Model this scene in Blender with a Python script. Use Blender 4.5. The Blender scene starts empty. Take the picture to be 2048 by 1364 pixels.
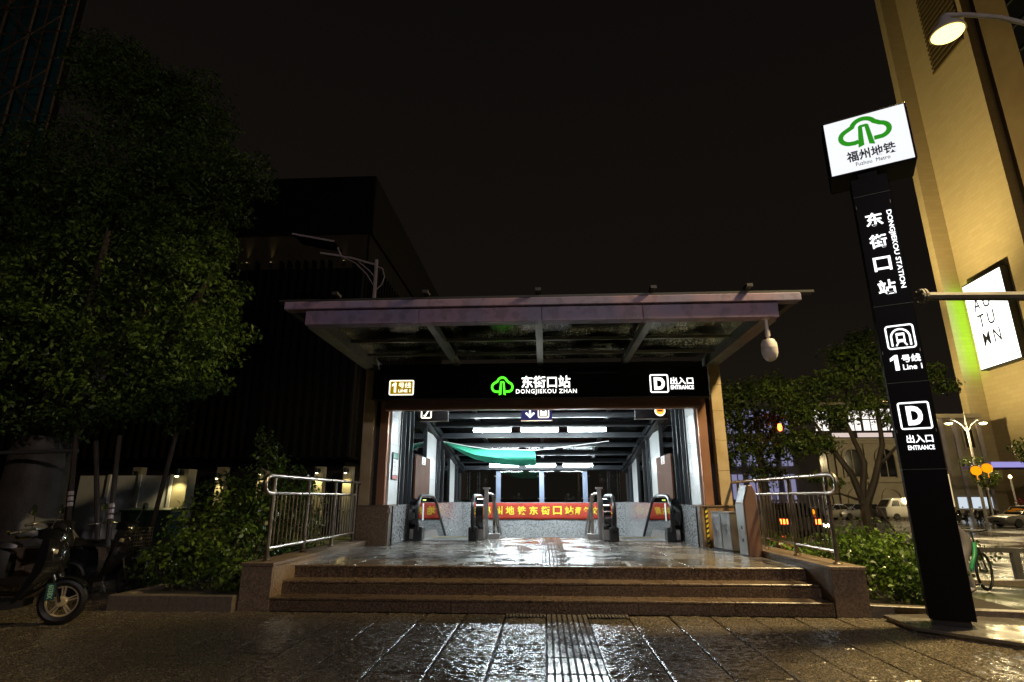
import bpy, bmesh, math, random
import numpy as np
from mathutils import Vector, Matrix
R = math.radians
random.seed(7)
scene = bpy.context.scene
COL = scene.collection

# ------------------------------------------------------------------ camera
cam_d = bpy.data.cameras.new('camera')
cam_d.sensor_width = 36.0
cam_d.lens = 1128 / 2048 * 36.0
cam_d.clip_start = 0.05
cam_d.clip_end = 2000
cam = bpy.data.objects.new('camera', cam_d)
COL.objects.link(cam)
cam.location = (0, 0, 1.4)
cam.rotation_euler = (R(90 + 15.556), 0, R(3.177))
scene.camera = cam

# ------------------------------------------------------------------ night sky
world = bpy.data.worlds.new('World')
scene.world = world
world.use_nodes = True
wn = world.node_tree
wn.nodes.clear()
w_out = wn.nodes.new('ShaderNodeOutputWorld')
w_bg = wn.nodes.new('ShaderNodeBackground')
w_tc = wn.nodes.new('ShaderNodeTexCoord')
w_sep = wn.nodes.new('ShaderNodeSeparateXYZ')
w_ramp = wn.nodes.new('ShaderNodeValToRGB')
w_ramp.color_ramp.elements[0].position = 0.0
w_ramp.color_ramp.elements[0].color = (0.0125, 0.0092, 0.0064, 1)
_e = w_ramp.color_ramp.elements.new(0.32)
_e.color = (0.0066, 0.0050, 0.0038, 1)
w_ramp.color_ramp.elements[-1].position = 0.75
w_ramp.color_ramp.elements[-1].color = (0.0042, 0.0034, 0.0030, 1)
wn.links.new(w_tc.outputs['Generated'], w_sep.inputs[0])
wn.links.new(w_sep.outputs['Z'], w_ramp.inputs[0])
wn.links.new(w_ramp.outputs[0], w_bg.inputs[0])
w_bg.inputs[1].default_value = 1.0
wn.links.new(w_bg.outputs[0], w_out.inputs[0])

vs = scene.view_settings
vs.view_transform = 'Standard'
vs.look = 'None'
vs.exposure = 0.0
vs.gamma = 1.0
vs.use_curve_mapping = False
cy = scene.cycles
cy.use_denoising = True
cy.max_bounces = 7
cy.diffuse_bounces = 3
cy.glossy_bounces = 4
cy.transmission_bounces = 4
cy.transparent_max_bounces = 14
cy.caustics_reflective = False
cy.caustics_refractive = False
cy.sample_clamp_indirect = 6.0

# ------------------------------------------------------------------ materials
MATS = {}
def nodes_of(name):
    m = bpy.data.materials.new(name)
    m.use_nodes = True
    nt = m.node_tree
    nt.nodes.clear()
    out = nt.nodes.new('ShaderNodeOutputMaterial')
    return m, nt, out

def pm(name, base, rough=0.5, metal=0.0, col2=None, scale=3.0, detail=5.0, contrast=(0.35, 0.65),
       bump=0.0, bscale=40.0, bdetail=3.0, bdist=0.01, rough2=None, rscale=2.0, spec=0.5, stretch=None, coat=0.0,
       speckle=None, objvar=0.0):
    """procedural surface: two colours mixed by noise, roughness varied by noise, fine relief"""
    m, nt, out = nodes_of(name)
    N, L = nt.nodes, nt.links
    b = N.new('ShaderNodeBsdfPrincipled')
    L.new(b.outputs[0], out.inputs[0])
    b.inputs['Base Color'].default_value = (*base, 1)
    b.inputs['Roughness'].default_value = rough
    b.inputs['Metallic'].default_value = metal
    b.inputs['Specular IOR Level'].default_value = spec
    b.inputs['Coat Weight'].default_value = coat
    geo = N.new('ShaderNodeNewGeometry')
    vec = geo.outputs['Position']
    if stretch:
        mp = N.new('ShaderNodeMapping')
        mp.inputs['Scale'].default_value = stretch
        L.new(vec, mp.inputs[0])
        vec = mp.outputs[0]
    colsock = None
    if col2:
        n1 = N.new('ShaderNodeTexNoise')
        n1.inputs['Scale'].default_value = scale
        n1.inputs['Detail'].default_value = detail
        L.new(vec, n1.inputs['Vector'])
        r1 = N.new('ShaderNodeValToRGB')
        r1.color_ramp.elements[0].position = contrast[0]
        r1.color_ramp.elements[1].position = contrast[1]
        r1.color_ramp.elements[0].color = (*base, 1)
        r1.color_ramp.elements[1].color = (*col2, 1)
        L.new(n1.outputs[0], r1.inputs[0])
        colsock = r1.outputs[0]
    if speckle:
        sc, amt, scol = speckle
        n2 = N.new('ShaderNodeTexNoise')
        n2.inputs['Scale'].default_value = sc
        n2.inputs['Detail'].default_value = 2.0
        L.new(geo.outputs['Position'], n2.inputs['Vector'])
        r2 = N.new('ShaderNodeValToRGB')
        r2.color_ramp.elements[0].position = 0.5
        r2.color_ramp.elements[1].position = 0.62
        r2.color_ramp.elements[0].color = (0, 0, 0, 1)
        r2.color_ramp.elements[1].color = (amt, amt, amt, 1)
        L.new(n2.outputs[0], r2.inputs[0])
        mx = N.new('ShaderNodeMix')
        mx.data_type = 'RGBA'
        L.new(r2.outputs[0], mx.inputs[0])
        if colsock:
            L.new(colsock, mx.inputs[6])
        else:
            mx.inputs[6].default_value = (*base, 1)
        mx.inputs[7].default_value = (*scol, 1)
        colsock = mx.outputs[2]
    if objvar > 0:
        # slab to slab variation in tone
        oi = N.new('ShaderNodeObjectInfo')
        mrv = N.new('ShaderNodeMapRange')
        mrv.inputs['To Min'].default_value = 1 - objvar
        mrv.inputs['To Max'].default_value = 1 + objvar
        L.new(oi.outputs['Random'], mrv.inputs[0])
        hs = N.new('ShaderNodeHueSaturation')
        L.new(mrv.outputs[0], hs.inputs['Value'])
        if colsock: L.new(colsock, hs.inputs['Color'])
        else: hs.inputs['Color'].default_value = (*base, 1)
        colsock = hs.outputs[0]
    if colsock:
        L.new(colsock, b.inputs['Base Color'])
    if rough2 is not None:
        n3 = N.new('ShaderNodeTexNoise')
        n3.inputs['Scale'].default_value = rscale
        n3.inputs['Detail'].default_value = 4.0
        L.new(vec, n3.inputs['Vector'])
        mr = N.new('ShaderNodeMapRange')
        mr.inputs['From Min'].default_value = 0.38
        mr.inputs['From Max'].default_value = 0.62
        mr.inputs['To Min'].default_value = rough
        mr.inputs['To Max'].default_value = rough2
        L.new(n3.outputs[0], mr.inputs[0])
        L.new(mr.outputs[0], b.inputs['Roughness'])
    if bump > 0:
        n4 = N.new('ShaderNodeTexNoise')
        n4.inputs['Scale'].default_value = bscale
        n4.inputs['Detail'].default_value = bdetail
        L.new(vec, n4.inputs['Vector'])
        bp = N.new('ShaderNodeBump')
        bp.inputs['Strength'].default_value = bump
        bp.inputs['Distance'].default_value = bdist
        L.new(n4.outputs[0], bp.inputs['Height'])
        L.new(bp.outputs[0], b.inputs['Normal'])
    MATS[name] = m
    return m

def emi(name, col, strength):
    m, nt, out = nodes_of(name)
    e = nt.nodes.new('ShaderNodeEmission')
    e.inputs[0].default_value = (*col, 1)
    e.inputs[1].default_value = strength
    nt.links.new(e.outputs[0], out.inputs[0])
    MATS[name] = m
    return m

def pane(name, tint, refl=1.0, rough=0.02, bump=0.0, bscale=60.0, ior=1.5, wet=0.0):
    """thin glass pane: tinted see-through with a Fresnel reflection"""
    m, nt, out = nodes_of(name)
    N, L = nt.nodes, nt.links
    tr = N.new('ShaderNodeBsdfTransparent')
    tr.inputs[0].default_value = (*tint, 1)
    gl = N.new('ShaderNodeBsdfGlossy')
    gl.inputs['Roughness'].default_value = rough
    gl.inputs[0].default_value = (refl, refl, refl, 1)
    fr = N.new('ShaderNodeFresnel')
    fr.inputs[0].default_value = ior
    mx = N.new('ShaderNodeMixShader')
    L.new(fr.outputs[0], mx.inputs[0])
    L.new(tr.outputs[0], mx.inputs[1])
    L.new(gl.outputs[0], mx.inputs[2])
    if wet > 0:
        # rain beads and grime on the pane scatter the light that falls on it
        g2 = N.new('ShaderNodeNewGeometry')
        n5 = N.new('ShaderNodeTexNoise'); n5.inputs['Scale'].default_value = 30.0; n5.inputs['Detail'].default_value = 3.0
        n6 = N.new('ShaderNodeTexNoise'); n6.inputs['Scale'].default_value = 1.3; n6.inputs['Detail'].default_value = 3.0
        L.new(g2.outputs['Position'], n5.inputs['Vector']); L.new(g2.outputs['Position'], n6.inputs['Vector'])
        r5 = N.new('ShaderNodeMapRange'); r5.inputs['From Min'].default_value = 0.54; r5.inputs['From Max'].default_value = 0.64; r5.inputs['To Max'].default_value = wet
        r6 = N.new('ShaderNodeMapRange'); r6.inputs['From Min'].default_value = 0.44; r6.inputs['From Max'].default_value = 0.62
        L.new(n5.outputs[0], r5.inputs[0]); L.new(n6.outputs[0], r6.inputs[0])
        mu = N.new('ShaderNodeMath'); mu.operation = 'MULTIPLY'
        L.new(r5.outputs[0], mu.inputs[0]); L.new(r6.outputs[0], mu.inputs[1])
        ts = N.new('ShaderNodeBsdfTranslucent'); ts.inputs[0].default_value = (0.75, 0.8, 0.78, 1)
        mw = N.new('ShaderNodeMixShader')
        L.new(mu.outputs[0], mw.inputs[0]); L.new(mx.outputs[0], mw.inputs[1]); L.new(ts.outputs[0], mw.inputs[2])
        L.new(mw.outputs[0], out.inputs[0])
    else:
        L.new(mx.outputs[0], out.inputs[0])
    if bump > 0:
        geo = N.new('ShaderNodeNewGeometry')
        n4 = N.new('ShaderNodeTexVoronoi')
        n4.inputs['Scale'].default_value = bscale
        L.new(geo.outputs['Position'], n4.inputs['Vector'])
        bp = N.new('ShaderNodeBump')
        bp.inputs['Strength'].default_value = bump
        bp.inputs['Distance'].default_value = 0.01
        L.new(n4.outputs[0], bp.inputs['Height'])
        L.new(bp.outputs[0], gl.inputs['Normal'])
        L.new(bp.outputs[0], fr.inputs['Normal'])
    MATS[name] = m
    return m

def leafmat(name, c1, c2, rough=0.32, trans=0.25, spec=0.5):
    m, nt, out = nodes_of(name)
    N, L = nt.nodes, nt.links
    b = N.new('ShaderNodeBsdfPrincipled')
    b.inputs['Roughness'].default_value = rough
    b.inputs['Specular IOR Level'].default_value = spec
    geo = N.new('ShaderNodeNewGeometry')
    n1 = N.new('ShaderNodeTexNoise')
    n1.inputs['Scale'].default_value = 3.0
    n1.inputs['Detail'].default_value = 6.0
    L.new(geo.outputs['Position'], n1.inputs['Vector'])
    r1 = N.new('ShaderNodeValToRGB')
    r1.color_ramp.elements[0].position = 0.35
    r1.color_ramp.elements[1].position = 0.68
    r1.color_ramp.elements[0].color = (*c1, 1)
    r1.color_ramp.elements[1].color = (*c2, 1)
    L.new(n1.outputs[0], r1.inputs[0])
    L.new(r1.outputs[0], b.inputs['Base Color'])
    t = N.new('ShaderNodeBsdfTranslucent')
    L.new(r1.outputs[0], t.inputs[0])
    mx = N.new('ShaderNodeMixShader')
    mx.inputs[0].default_value = trans
    L.new(b.outputs[0], mx.inputs[1])
    L.new(t.outputs[0], mx.inputs[2])
    L.new(mx.outputs[0], out.inputs[0])
    MATS[name] = m
    return m

# wet stone
pm('lychee_granite', (0.06, 0.05, 0.038), rough=0.12, col2=(0.27, 0.22, 0.15), scale=55, detail=4, contrast=(0.4, 0.66), bump=0.55, bscale=60,
   bdetail=2.0, bdist=0.006, rough2=0.26, rscale=1.4, speckle=(90, 0.8, (0.02, 0.018, 0.015)), spec=0.6, objvar=0.22)
pm('tactile_stone', (0.15, 0.14, 0.125), rough=0.09, col2=(0.24, 0.22, 0.20), scale=30, bump=0.08, bscale=60, bdist=0.004, rough2=0.2, rscale=3, spec=0.8)
pm('pavement_bed', (0.012, 0.01, 0.009), rough=0.5, col2=(0.02, 0.017, 0.014), scale=10, bump=0.5, bscale=30, rough2=0.7, spec=0.2)
pm('polished_granite', (0.13, 0.115, 0.10), rough=0.1, col2=(0.19, 0.17, 0.15), scale=60, bump=0.05, bscale=3.2, bdetail=3, bdist=0.02, rough2=0.36, rscale=2.0,
   speckle=(210, 0.5, (0.05, 0.045, 0.04)), spec=0.7, objvar=0.25)
pm('step_granite', (0.075, 0.05, 0.034), rough=0.2, col2=(0.27, 0.19, 0.125), scale=38, detail=4, contrast=(0.38, 0.66), bump=0.35, bscale=55, bdist=0.004, rough2=0.42, rscale=2.5,
   speckle=(75, 0.85, (0.03, 0.022, 0.018)), objvar=0.2)
pm('plinth_granite', (0.15, 0.105, 0.07), rough=0.3, col2=(0.3, 0.22, 0.15), scale=40, detail=6, contrast=(0.36, 0.64), bump=0.2, bscale=70, bdist=0.003, rough2=0.5, rscale=1.8,
   speckle=(85, 0.6, (0.06, 0.042, 0.034)), objvar=0.15)
pm('grey_granite', (0.33, 0.335, 0.34), rough=0.1, col2=(0.42, 0.425, 0.43), scale=30, bump=0.03, bscale=8, bdist=0.01, rough2=0.22, rscale=1.5,
   speckle=(26, 0.9, (0.09, 0.09, 0.095)), objvar=0.08)
pm('brown_marble', (0.20, 0.12, 0.06), rough=0.2, col2=(0.34, 0.22, 0.12), scale=3.5, detail=8, contrast=(0.42, 0.6), stretch=(1, 1, 0.5))
pm('tan_stone', (0.42, 0.31, 0.17), rough=0.5, col2=(0.5, 0.385, 0.23), scale=4, bump=0.1, bscale=50, bdist=0.004)
pm('white_panel', (0.72, 0.74, 0.74), rough=0.3, col2=(0.66, 0.68, 0.68), scale=1.2)
pm('kerb_granite', (0.16, 0.13, 0.10), rough=0.35, col2=(0.23, 0.19, 0.145), scale=25, bump=0.4, bscale=70, bdist=0.005, speckle=(120, 0.5, (0.05, 0.04, 0.035)))
# metals, paints
pm('copper_cladding', (0.62, 0.33, 0.21), rough=0.28, metal=0.6, col2=(0.5, 0.25, 0.16), scale=1.5, bump=0.08, bscale=3, bdist=0.03)
pm('shutter_box', (0.36, 0.22, 0.17), rough=0.38, metal=0.35, col2=(0.26, 0.15, 0.115), scale=1.5, stretch=(1, 1, 6))
pm('stainless', (0.44, 0.38, 0.32), rough=0.27, metal=1.0, col2=(0.34, 0.28, 0.23), scale=5, rough2=0.4, rscale=4)
pm('kiosk_side', (0.42, 0.27, 0.23), rough=0.35, metal=0.75, col2=(0.34, 0.2, 0.16), scale=1.6, bump=0.1, bscale=2.5, bdist=0.05)
pm('brushed_steel', (0.5, 0.49, 0.48), rough=0.3, metal=1.0, bump=0.12, bscale=2.2, bdist=0.05, rough2=0.42, rscale=5)
pm('black_sign', (0.006, 0.006, 0.007), rough=0.22, spec=0.4)
pm('black_totem', (0.003, 0.003, 0.0035), rough=0.5, spec=0.12)
pm('beam_light_tint', (0.21, 0.18, 0.31), rough=0.5, col2=(0.30, 0.20, 0.29), scale=1.1, detail=3, contrast=(0.42, 0.58), bump=0.15, bscale=14, bdist=0.006,
   speckle=(5.5, 0.45, (0.10, 0.075, 0.10)), stretch=(1, 1, 0.6))  # coloured LED light on the canopy beam, put into the base as mauve patches
pm('steel_green', (0.22, 0.23, 0.2), rough=0.4, metal=0.2, col2=(0.16, 0.165, 0.145), scale=5)
pm('steel_blue', (0.016, 0.02, 0.025), rough=0.5, metal=0.1, col2=(0.022, 0.027, 0.033), scale=4)
pm('steel_dark', (0.012, 0.014, 0.017), rough=0.5, metal=0.1)
pm('mullion_blue', (0.19, 0.235, 0.34), rough=0.35, metal=0.2)
pm('gutter_dark', (0.02, 0.02, 0.02), rough=0.5)
pm('brown_board', (0.085, 0.038, 0.022), rough=0.7, spec=0.15, col2=(0.11, 0.05, 0.03), scale=2, bump=0.05, bscale=60)
pm('rubber_black', (0.012, 0.012, 0.013), rough=0.32)
pm('tyre_rubber', (0.008, 0.008, 0.008), rough=0.5)
pm('black_plastic', (0.012, 0.012, 0.013), rough=0.3, rough2=0.45)
pm('glossy_black', (0.01, 0.01, 0.011), rough=0.08, coat=0.6)
pm('chrome', (0.75, 0.74, 0.72), rough=0.1, metal=1.0)
pm('gold_rim', (0.85, 0.72, 0.48), rough=0.3, metal=0.55)
pm('banner_red', (0.43, 0.035, 0.014), rough=0.7, col2=(0.36, 0.027, 0.011), scale=2, bump=0.1, bscale=6, bdist=0.03)
pm('banner_yellow', (0.85, 0.62, 0.04), rough=0.6)
pm('warn_yellow', (0.75, 0.6, 0.05), rough=0.5)
pm('lime_mark', (0.55, 0.75, 0.05), rough=0.5)
pm('white_paint', (0.78, 0.78, 0.77), rough=0.5)
pm('printed_dark', (0.02, 0.02, 0.022), rough=0.4)
pm('letter_navy', (.03, .03, .07), rough=.5)
pm('printed_red', (0.5, 0.03, 0.03), rough=0.5)
pm('printed_green', (0.03, 0.22, 0.14), rough=0.4)
pm('net_green', (0.05, 0.42, 0.27), rough=0.7, col2=(0.035, 0.34, 0.21), scale=5, stretch=(1, 1, 6))
pm('rope_white', (0.8, 0.8, 0.78), rough=0.6)
pm('dark_slat', (0.007, 0.006, 0.0055), rough=0.6, spec=0.2)
pm('dark_facade', (0.01, 0.009, 0.0095), rough=0.6, col2=(0.015, 0.013, 0.013), scale=1, spec=0.2)
pm('hoarding_paint', (0.62, 0.62, 0.7), rough=0.55, col2=(0.52, 0.52, 0.6), scale=1.5, bump=0.06, bscale=3, bdist=0.02)
pm('pale_column', (0.3, 0.27, 0.2), rough=0.7, col2=(0.22, 0.2, 0.15), scale=3)
pm('bark', (0.03, 0.022, 0.017), rough=0.75, col2=(0.055, 0.042, 0.032), scale=6, bump=0.8, bscale=18, bdist=0.03, stretch=(1, 1, 0.3))
pm('wrapped_bark', (0.07, 0.055, 0.045), rough=0.6, col2=(0.11, 0.09, 0.075), scale=3, bump=0.5, bscale=9, bdist=0.03)
pm('bamboo', (0.075, 0.05, 0.035), rough=0.55, col2=(0.05, 0.033, 0.022), scale=4)
pm('scaffold_pole', (0.3, 0.2, 0.14), rough=0.55, col2=(0.2, 0.13, 0.09), scale=4)
pm('rusty_pole', (0.11, 0.105, 0.1), rough=0.5, col2=(0.075, 0.07, 0.065), scale=3, bump=0.1, bscale=30)
pm('scaffold_net', (0.05, 0.26, 0.28), rough=0.8, col2=(0.03, 0.17, 0.19), scale=0.7)
pm('lamp_paint', (0.45, 0.42, 0.4), rough=0.4, col2=(0.38, 0.35, 0.33), scale=3)
pm('solar_lamp_paint', (0.5, 0.42, 0.42), rough=0.45)
pm('tower_stone', (0.42, 0.33, 0.2), rough=0.6, col2=(0.36, 0.28, 0.16), scale=0.5, bump=0.05, bscale=3)
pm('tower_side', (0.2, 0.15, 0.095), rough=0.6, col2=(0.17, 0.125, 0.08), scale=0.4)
pm('dark_glazing', (0.008, 0.009, 0.012), rough=0.12)
pm('old_stone', (0.36, 0.32, 0.25), rough=0.7, col2=(0.28, 0.25, 0.2), scale=0.9, bump=0.15, bscale=6, bdist=0.03)
pm('lavender_stone', (0.4, 0.37, 0.42), rough=0.7, col2=(0.33, 0.3, 0.35), scale=0.8)
pm('asphalt_wet', (0.035, 0.034, 0.033), rough=0.08, col2=(0.05, 0.048, 0.045), scale=0.8, bump=0.25, bscale=9, bdist=0.008, rough2=0.28, rscale=0.5)
pm('line_paint', (0.6, 0.6, 0.57), rough=0.4)
pm('soil', (0.03, 0.024, 0.018), rough=0.9, col2=(0.045, 0.036, 0.026), scale=8, bump=0.6, bscale=20)
pm('silver_paint', (0.42, 0.39, 0.36), rough=0.28, metal=0.4, coat=0.5)
pm('white_car', (0.62, 0.6, 0.56), rough=0.25, coat=0.5)
pm('grey_car', (0.3, 0.3, 0.31), rough=0.25, metal=0.5, coat=0.5)
pm('dark_car', (0.05, 0.05, 0.055), rough=0.2, metal=0.3, coat=0.6)
pm('car_glass', (0.012, 0.013, 0.015), rough=0.06)
pm('orange_plastic', (0.8, 0.13, 0.02), rough=0.45)
pm('bike_green', (0.05, 0.33, 0.13), rough=0.3, coat=0.3)
pm('bin_green', (0.01, 0.035, 0.02), rough=0.5)
pm('grey_cloth', (0.28, 0.25, 0.25), rough=0.85, col2=(0.22, 0.2, 0.2), scale=8)
pm('dark_cloth', (0.03, 0.03, 0.035), rough=0.85)
pm('skin', (0.5, 0.32, 0.23), rough=0.5)
pm('hair', (0.012, 0.01, 0.009), rough=0.5)
pm('purple_awning', (0.25, 0.2, 0.5), rough=0.4)
pm('louvre_metal', (0.16, 0.12, 0.07), rough=0.4, metal=0.5)
pm('plate_teal', (0.006, 0.035, 0.04), rough=0.4)
pm('plate_white', (0.25, 0.5, 0.38), rough=0.5)
pm('camera_white', (0.62, 0.56, 0.54), rough=0.35)
pm('reflective_band', (0.75, 0.6, 0.55), rough=0.35)
pm('yellow_strap', (0.5, 0.4, 0.02), rough=0.5)
pm('tarpaulin', (0.16, 0.16, 0.165), rough=0.4, col2=(0.1, 0.1, 0.105), scale=4, bump=0.5, bscale=7, bdist=0.04)
pm('sticker_white', (0.75, 0.75, 0.72), rough=0.5)
leafmat('leaf_dark', (0.018, 0.045, 0.01), (0.115, 0.19, 0.028), rough=0.45, spec=0.25)
leafmat('leaf_bush', (0.025, 0.058, 0.011), (0.16, 0.25, 0.032), rough=0.3, spec=0.35)
leafmat('leaf_street', (0.035, 0.07, 0.014), (0.15, 0.21, 0.035), rough=0.45, spec=0.25)
leafmat('leaf_red', (0.16, 0.015, 0.03), (0.28, 0.03, 0.05))
pane('side_glass', (0.72, 0.78, 0.8))
pane('roof_glass', (0.28, 0.31, 0.31), refl=0.8, rough=0.04, bump=0.3, bscale=30, wet=0.5)
pane('hall_roof_glass', (0.3, 0.33, 0.33), refl=0.22, rough=0.05, bump=0.3, bscale=30)
pane('escalator_glass', (0.55, 0.55, 0.55), ior=1.9, rough=0.03)
pane('window_glass', (0.3, 0.32, 0.35))
emi('tube_light', (0.86, 0.97, 1.0), 150.0)
emi('letter_white', (1.0, 1.0, 0.95), 2.4)
emi('totem_white', (0.97, 0.98, 1.0), 1.9)
emi('box_white', (0.93, 0.95, 1.0), 1.05)
emi('letter_green', (0.1, 1.0, 0.03), 1.6)
emi('letter_amber', (0.42, 0.26, 0.0), 0.9)
emi('amber_rim', (1.0, 0.93, 0.75), 1.9)
emi('sign_orange', (1.0, 0.3, 0.02), 2.5)
emi('sign_blue', (0.03, 0.03, 0.12), 1.0)
emi('logo_green', (0.025, 0.29, 0.012), 1.0)
emi('lamp_bulb', (1.0, 0.70, 0.22), 3.6)
emi('far_bulb', (1.0, 0.72, 0.25), 12.0)
emi('wall_bulb', (1.0, 0.85, 0.4), 14.0)
emi('uplight_bulb', (1.0, 0.8, 0.3), 0.6)
pm('recess_board', (0.06, 0.045, 0.02), rough=0.7, col2=(0.045, 0.034, 0.016), scale=2)
pm('groove_stone', (0.022, 0.02, 0.018), rough=0.75, spec=0.15)
emi('billboard_white', (1.0, 1.0, 0.93), 3.2)
emi('green_strip', (0.35, 1.0, 0.02), 8.0)
emi('window_lit', (1.0, 0.9, 0.84), 1.3)
emi('sign_glow', (1.0, 0.8, 0.72), 0.75)
emi('window_warm', (1.0, 0.75, 0.4), 0.9)
emi('window_violet', (0.62, 0.6, 1.0), 0.35)
emi('headlight', (1.0, 0.93, 0.72), 40.0)
emi('taillight', (1.0, 0.1, 0.015), 14.0)
emi('lantern_orange', (1.0, 0.30, 0.004), 1.5)
emi('shop_white', (0.8, 0.9, 1.0), 0.8)
emi('violet_light', (0.5, 0.45, 1.0), 0.7)

# ------------------------------------------------------------------ mesh helpers
class MB:
    def __init__(s):
        s.V = []; s.F = []
    def add(s, verts, faces):
        o = len(s.V)
        s.V.extend([tuple(v) for v in verts])
        s.F.extend([tuple(i + o for i in f) for f in faces])
        return s
    def box(s, x0, x1, y0, y1, z0, z1):
        v = [(x0, y0, z0), (x1, y0, z0), (x1, y1, z0), (x0, y1, z0), (x0, y0, z1), (x1, y0, z1), (x1, y1, z1), (x0, y1, z1)]
        return s.add(v, [(0, 3, 2, 1), (4, 5, 6, 7), (0, 1, 5, 4), (1, 2, 6, 5), (2, 3, 7, 6), (3, 0, 4, 7)])
    def bar(s, p0, p1, w, h, up=(0, 0, 1)):
        """rectangular bar between two points"""
        p0, p1 = Vector(p0), Vector(p1)
        d = (p1 - p0).normalized()
        u = Vector(up)
        a = d.cross(u)
        if a.length < 1e-4:
            a = d.cross(Vector((0, 1, 0)))
        a.normalize()
        b = a.cross(d).normalized()
        v = []
        for p in (p0, p1):
            for sa, sb in ((-1, -1), (1, -1), (1, 1), (-1, 1)):
                v.append(p + a * sa * w / 2 + b * sb * h / 2)
        return s.add(v, [(0, 1, 2, 3), (7, 6, 5, 4), (0, 4, 5, 1), (1, 5, 6, 2), (2, 6, 7, 3), (3, 7, 4, 0)])
    def tube(s, pts, r, n=8, caps=True):
        pts = [Vector(p) for p in pts]
        rs = r if isinstance(r, (list, tuple)) else [r] * len(pts)
        o = len(s.V)
        ref = None
        for i, p in enumerate(pts):
            if i == 0: d = pts[1] - pts[0]
            elif i == len(pts) - 1: d = pts[-1] - pts[-2]
            else: d = (pts[i + 1] - pts[i]).normalized() + (pts[i] - pts[i - 1]).normalized()
            d.normalize()
            if ref is None:
                ref = d.orthogonal().normalized()
            a = (ref - d * ref.dot(d))
            a = a.normalized() if a.length > 1e-5 else d.orthogonal().normalized()
            ref = a
            b = d.cross(a)
            for k in range(n):
                t = 2 * math.pi * k / n
                s.V.append(tuple(p + (a * math.cos(t) + b * math.sin(t)) * rs[i]))
        for i in range(len(pts) - 1):
            for k in range(n):
                k2 = (k + 1) % n
                s.F.append((o + i * n + k, o + i * n + k2, o + (i + 1) * n + k2, o + (i + 1) * n + k))
        if caps:
            s.F.append(tuple(o + k for k in range(n - 1, -1, -1)))
            s.F.append(tuple(o + (len(pts) - 1) * n + k for k in range(n)))
        return s
    def rings(s, rings, caps=True):
        o = len(s.V); n = len(rings[0])
        for r in rings: s.V.extend([tuple(p) for p in r])
        for i in range(len(rings) - 1):
            for k in range(n):
                k2 = (k + 1) % n
                s.F.append((o + i * n + k, o + i * n + k2, o + (i + 1) * n + k2, o + (i + 1) * n + k))
        if caps:
            s.F.append(tuple(o + k for k in range(n - 1, -1, -1)))
            s.F.append(tuple(o + (len(rings) - 1) * n + k for k in range(n)))
        return s
    def lathe(s, prof, c=(0, 0, 0), axis='z', n=16, caps=True):
        c = Vector(c); rings = []
        for r, a in prof:
            ring = []
            for k in range(n):
                t = 2 * math.pi * k / n
                x, y = r * math.cos(t), r * math.sin(t)
                p = {'z': (x, y, a), 'y': (x, a, y), 'x': (a, x, y)}[axis]
                ring.append(c + Vector(p))
            rings.append(ring)
        return s.rings(rings, caps)
    def torus(s, c, R0, r0, axis='y', n=28, m=8, arc=None):
        c = Vector(c); pts = []
        a0, a1 = arc or (0, 2 * math.pi)
        cnt = n if arc is None else n + 1
        rings = []
        for i in range(cnt):
            t = a0 + (a1 - a0) * i / n
            e = {'y': Vector((math.cos(t), 0, math.sin(t))), 'x': Vector((0, math.cos(t), math.sin(t))), 'z': Vector((math.cos(t), math.sin(t), 0))}[axis]
            ax = {'y': Vector((0, 1, 0)), 'x': Vector((1, 0, 0)), 'z': Vector((0, 0, 1))}[axis]
            rings.append([c + e * (R0 + r0 * math.cos(u)) + ax * r0 * math.sin(u) for u in [2 * math.pi * k / m for k in range(m)]])
        if arc is None: rings.append(rings[0])
        return s.rings(rings, caps=arc is not None)
    def prism(s, poly, d0, d1, plane='xz'):
        """polygon (counter-clockwise list of 2D points) extruded between d0 and d1 along the third axis"""
        n = len(poly)
        def P(a, b, d): return {'xz': (a, d, b), 'yz': (d, a, b), 'xy': (a, b, d)}[plane]
        v = [P(a, b, d0) for a, b in poly] + [P(a, b, d1) for a, b in poly]
        f = [tuple(range(n)), tuple(range(2 * n - 1, n - 1, -1))]
        for k in range(n):
            k2 = (k + 1) % n
            f.append((k, n + k, n + k2, k2))
        return s.add(v, f)
    def stroke(s, pts, w, d0, d1, closed=False, plane='xz'):
        """flat mitred stroke along a 2D path, extruded"""
        n = len(pts); L, Rr = [], []
        ws = w if isinstance(w, (list, tuple)) else [w] * n
        for i in range(n):
            p = Vector(pts[i]).to_2d()
            if closed: a, b = Vector(pts[i - 1]), Vector(pts[(i + 1) % n])
            else: a, b = Vector(pts[max(i - 1, 0)]), Vector(pts[min(i + 1, n - 1)])
            t1 = (p - a); t2 = (b - p)
            t1 = t1.normalized() if t1.length > 1e-7 else t2.normalized()
            t2 = t2.normalized() if t2.length > 1e-7 else t1
            t = (t1 + t2).normalized()
            nn = Vector((-t.y, t.x))
            k = 1 / max(0.5, nn.dot(Vector((-t1.y, t1.x))))
            L.append(p + nn * ws[i] / 2 * k); Rr.append(p - nn * ws[i] / 2 * k)
        def P(q, d): return {'xz': (q.x, d, q.y), 'yz': (d, q.x, q.y), 'xy': (q.x, q.y, d)}[plane]
        o = len(s.V)
        for i in range(n):
            s.V += [P(L[i], d0), P(Rr[i], d0), P(Rr[i], d1), P(L[i], d1)]
        m = n if closed else n - 1
        for i in range(m):
            a = o + 4 * i; b = o + 4 * ((i + 1) % n)
            for k in range(4):
                k2 = (k + 1) % 4
                s.F.append((a + k, a + k2, b + k2, b + k))
        if not closed:
            s.F.append((o, o + 3, o + 2, o + 1))
            a = o + 4 * (n - 1)
            s.F.append((a, a + 1, a + 2, a + 3))
        return s
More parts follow.
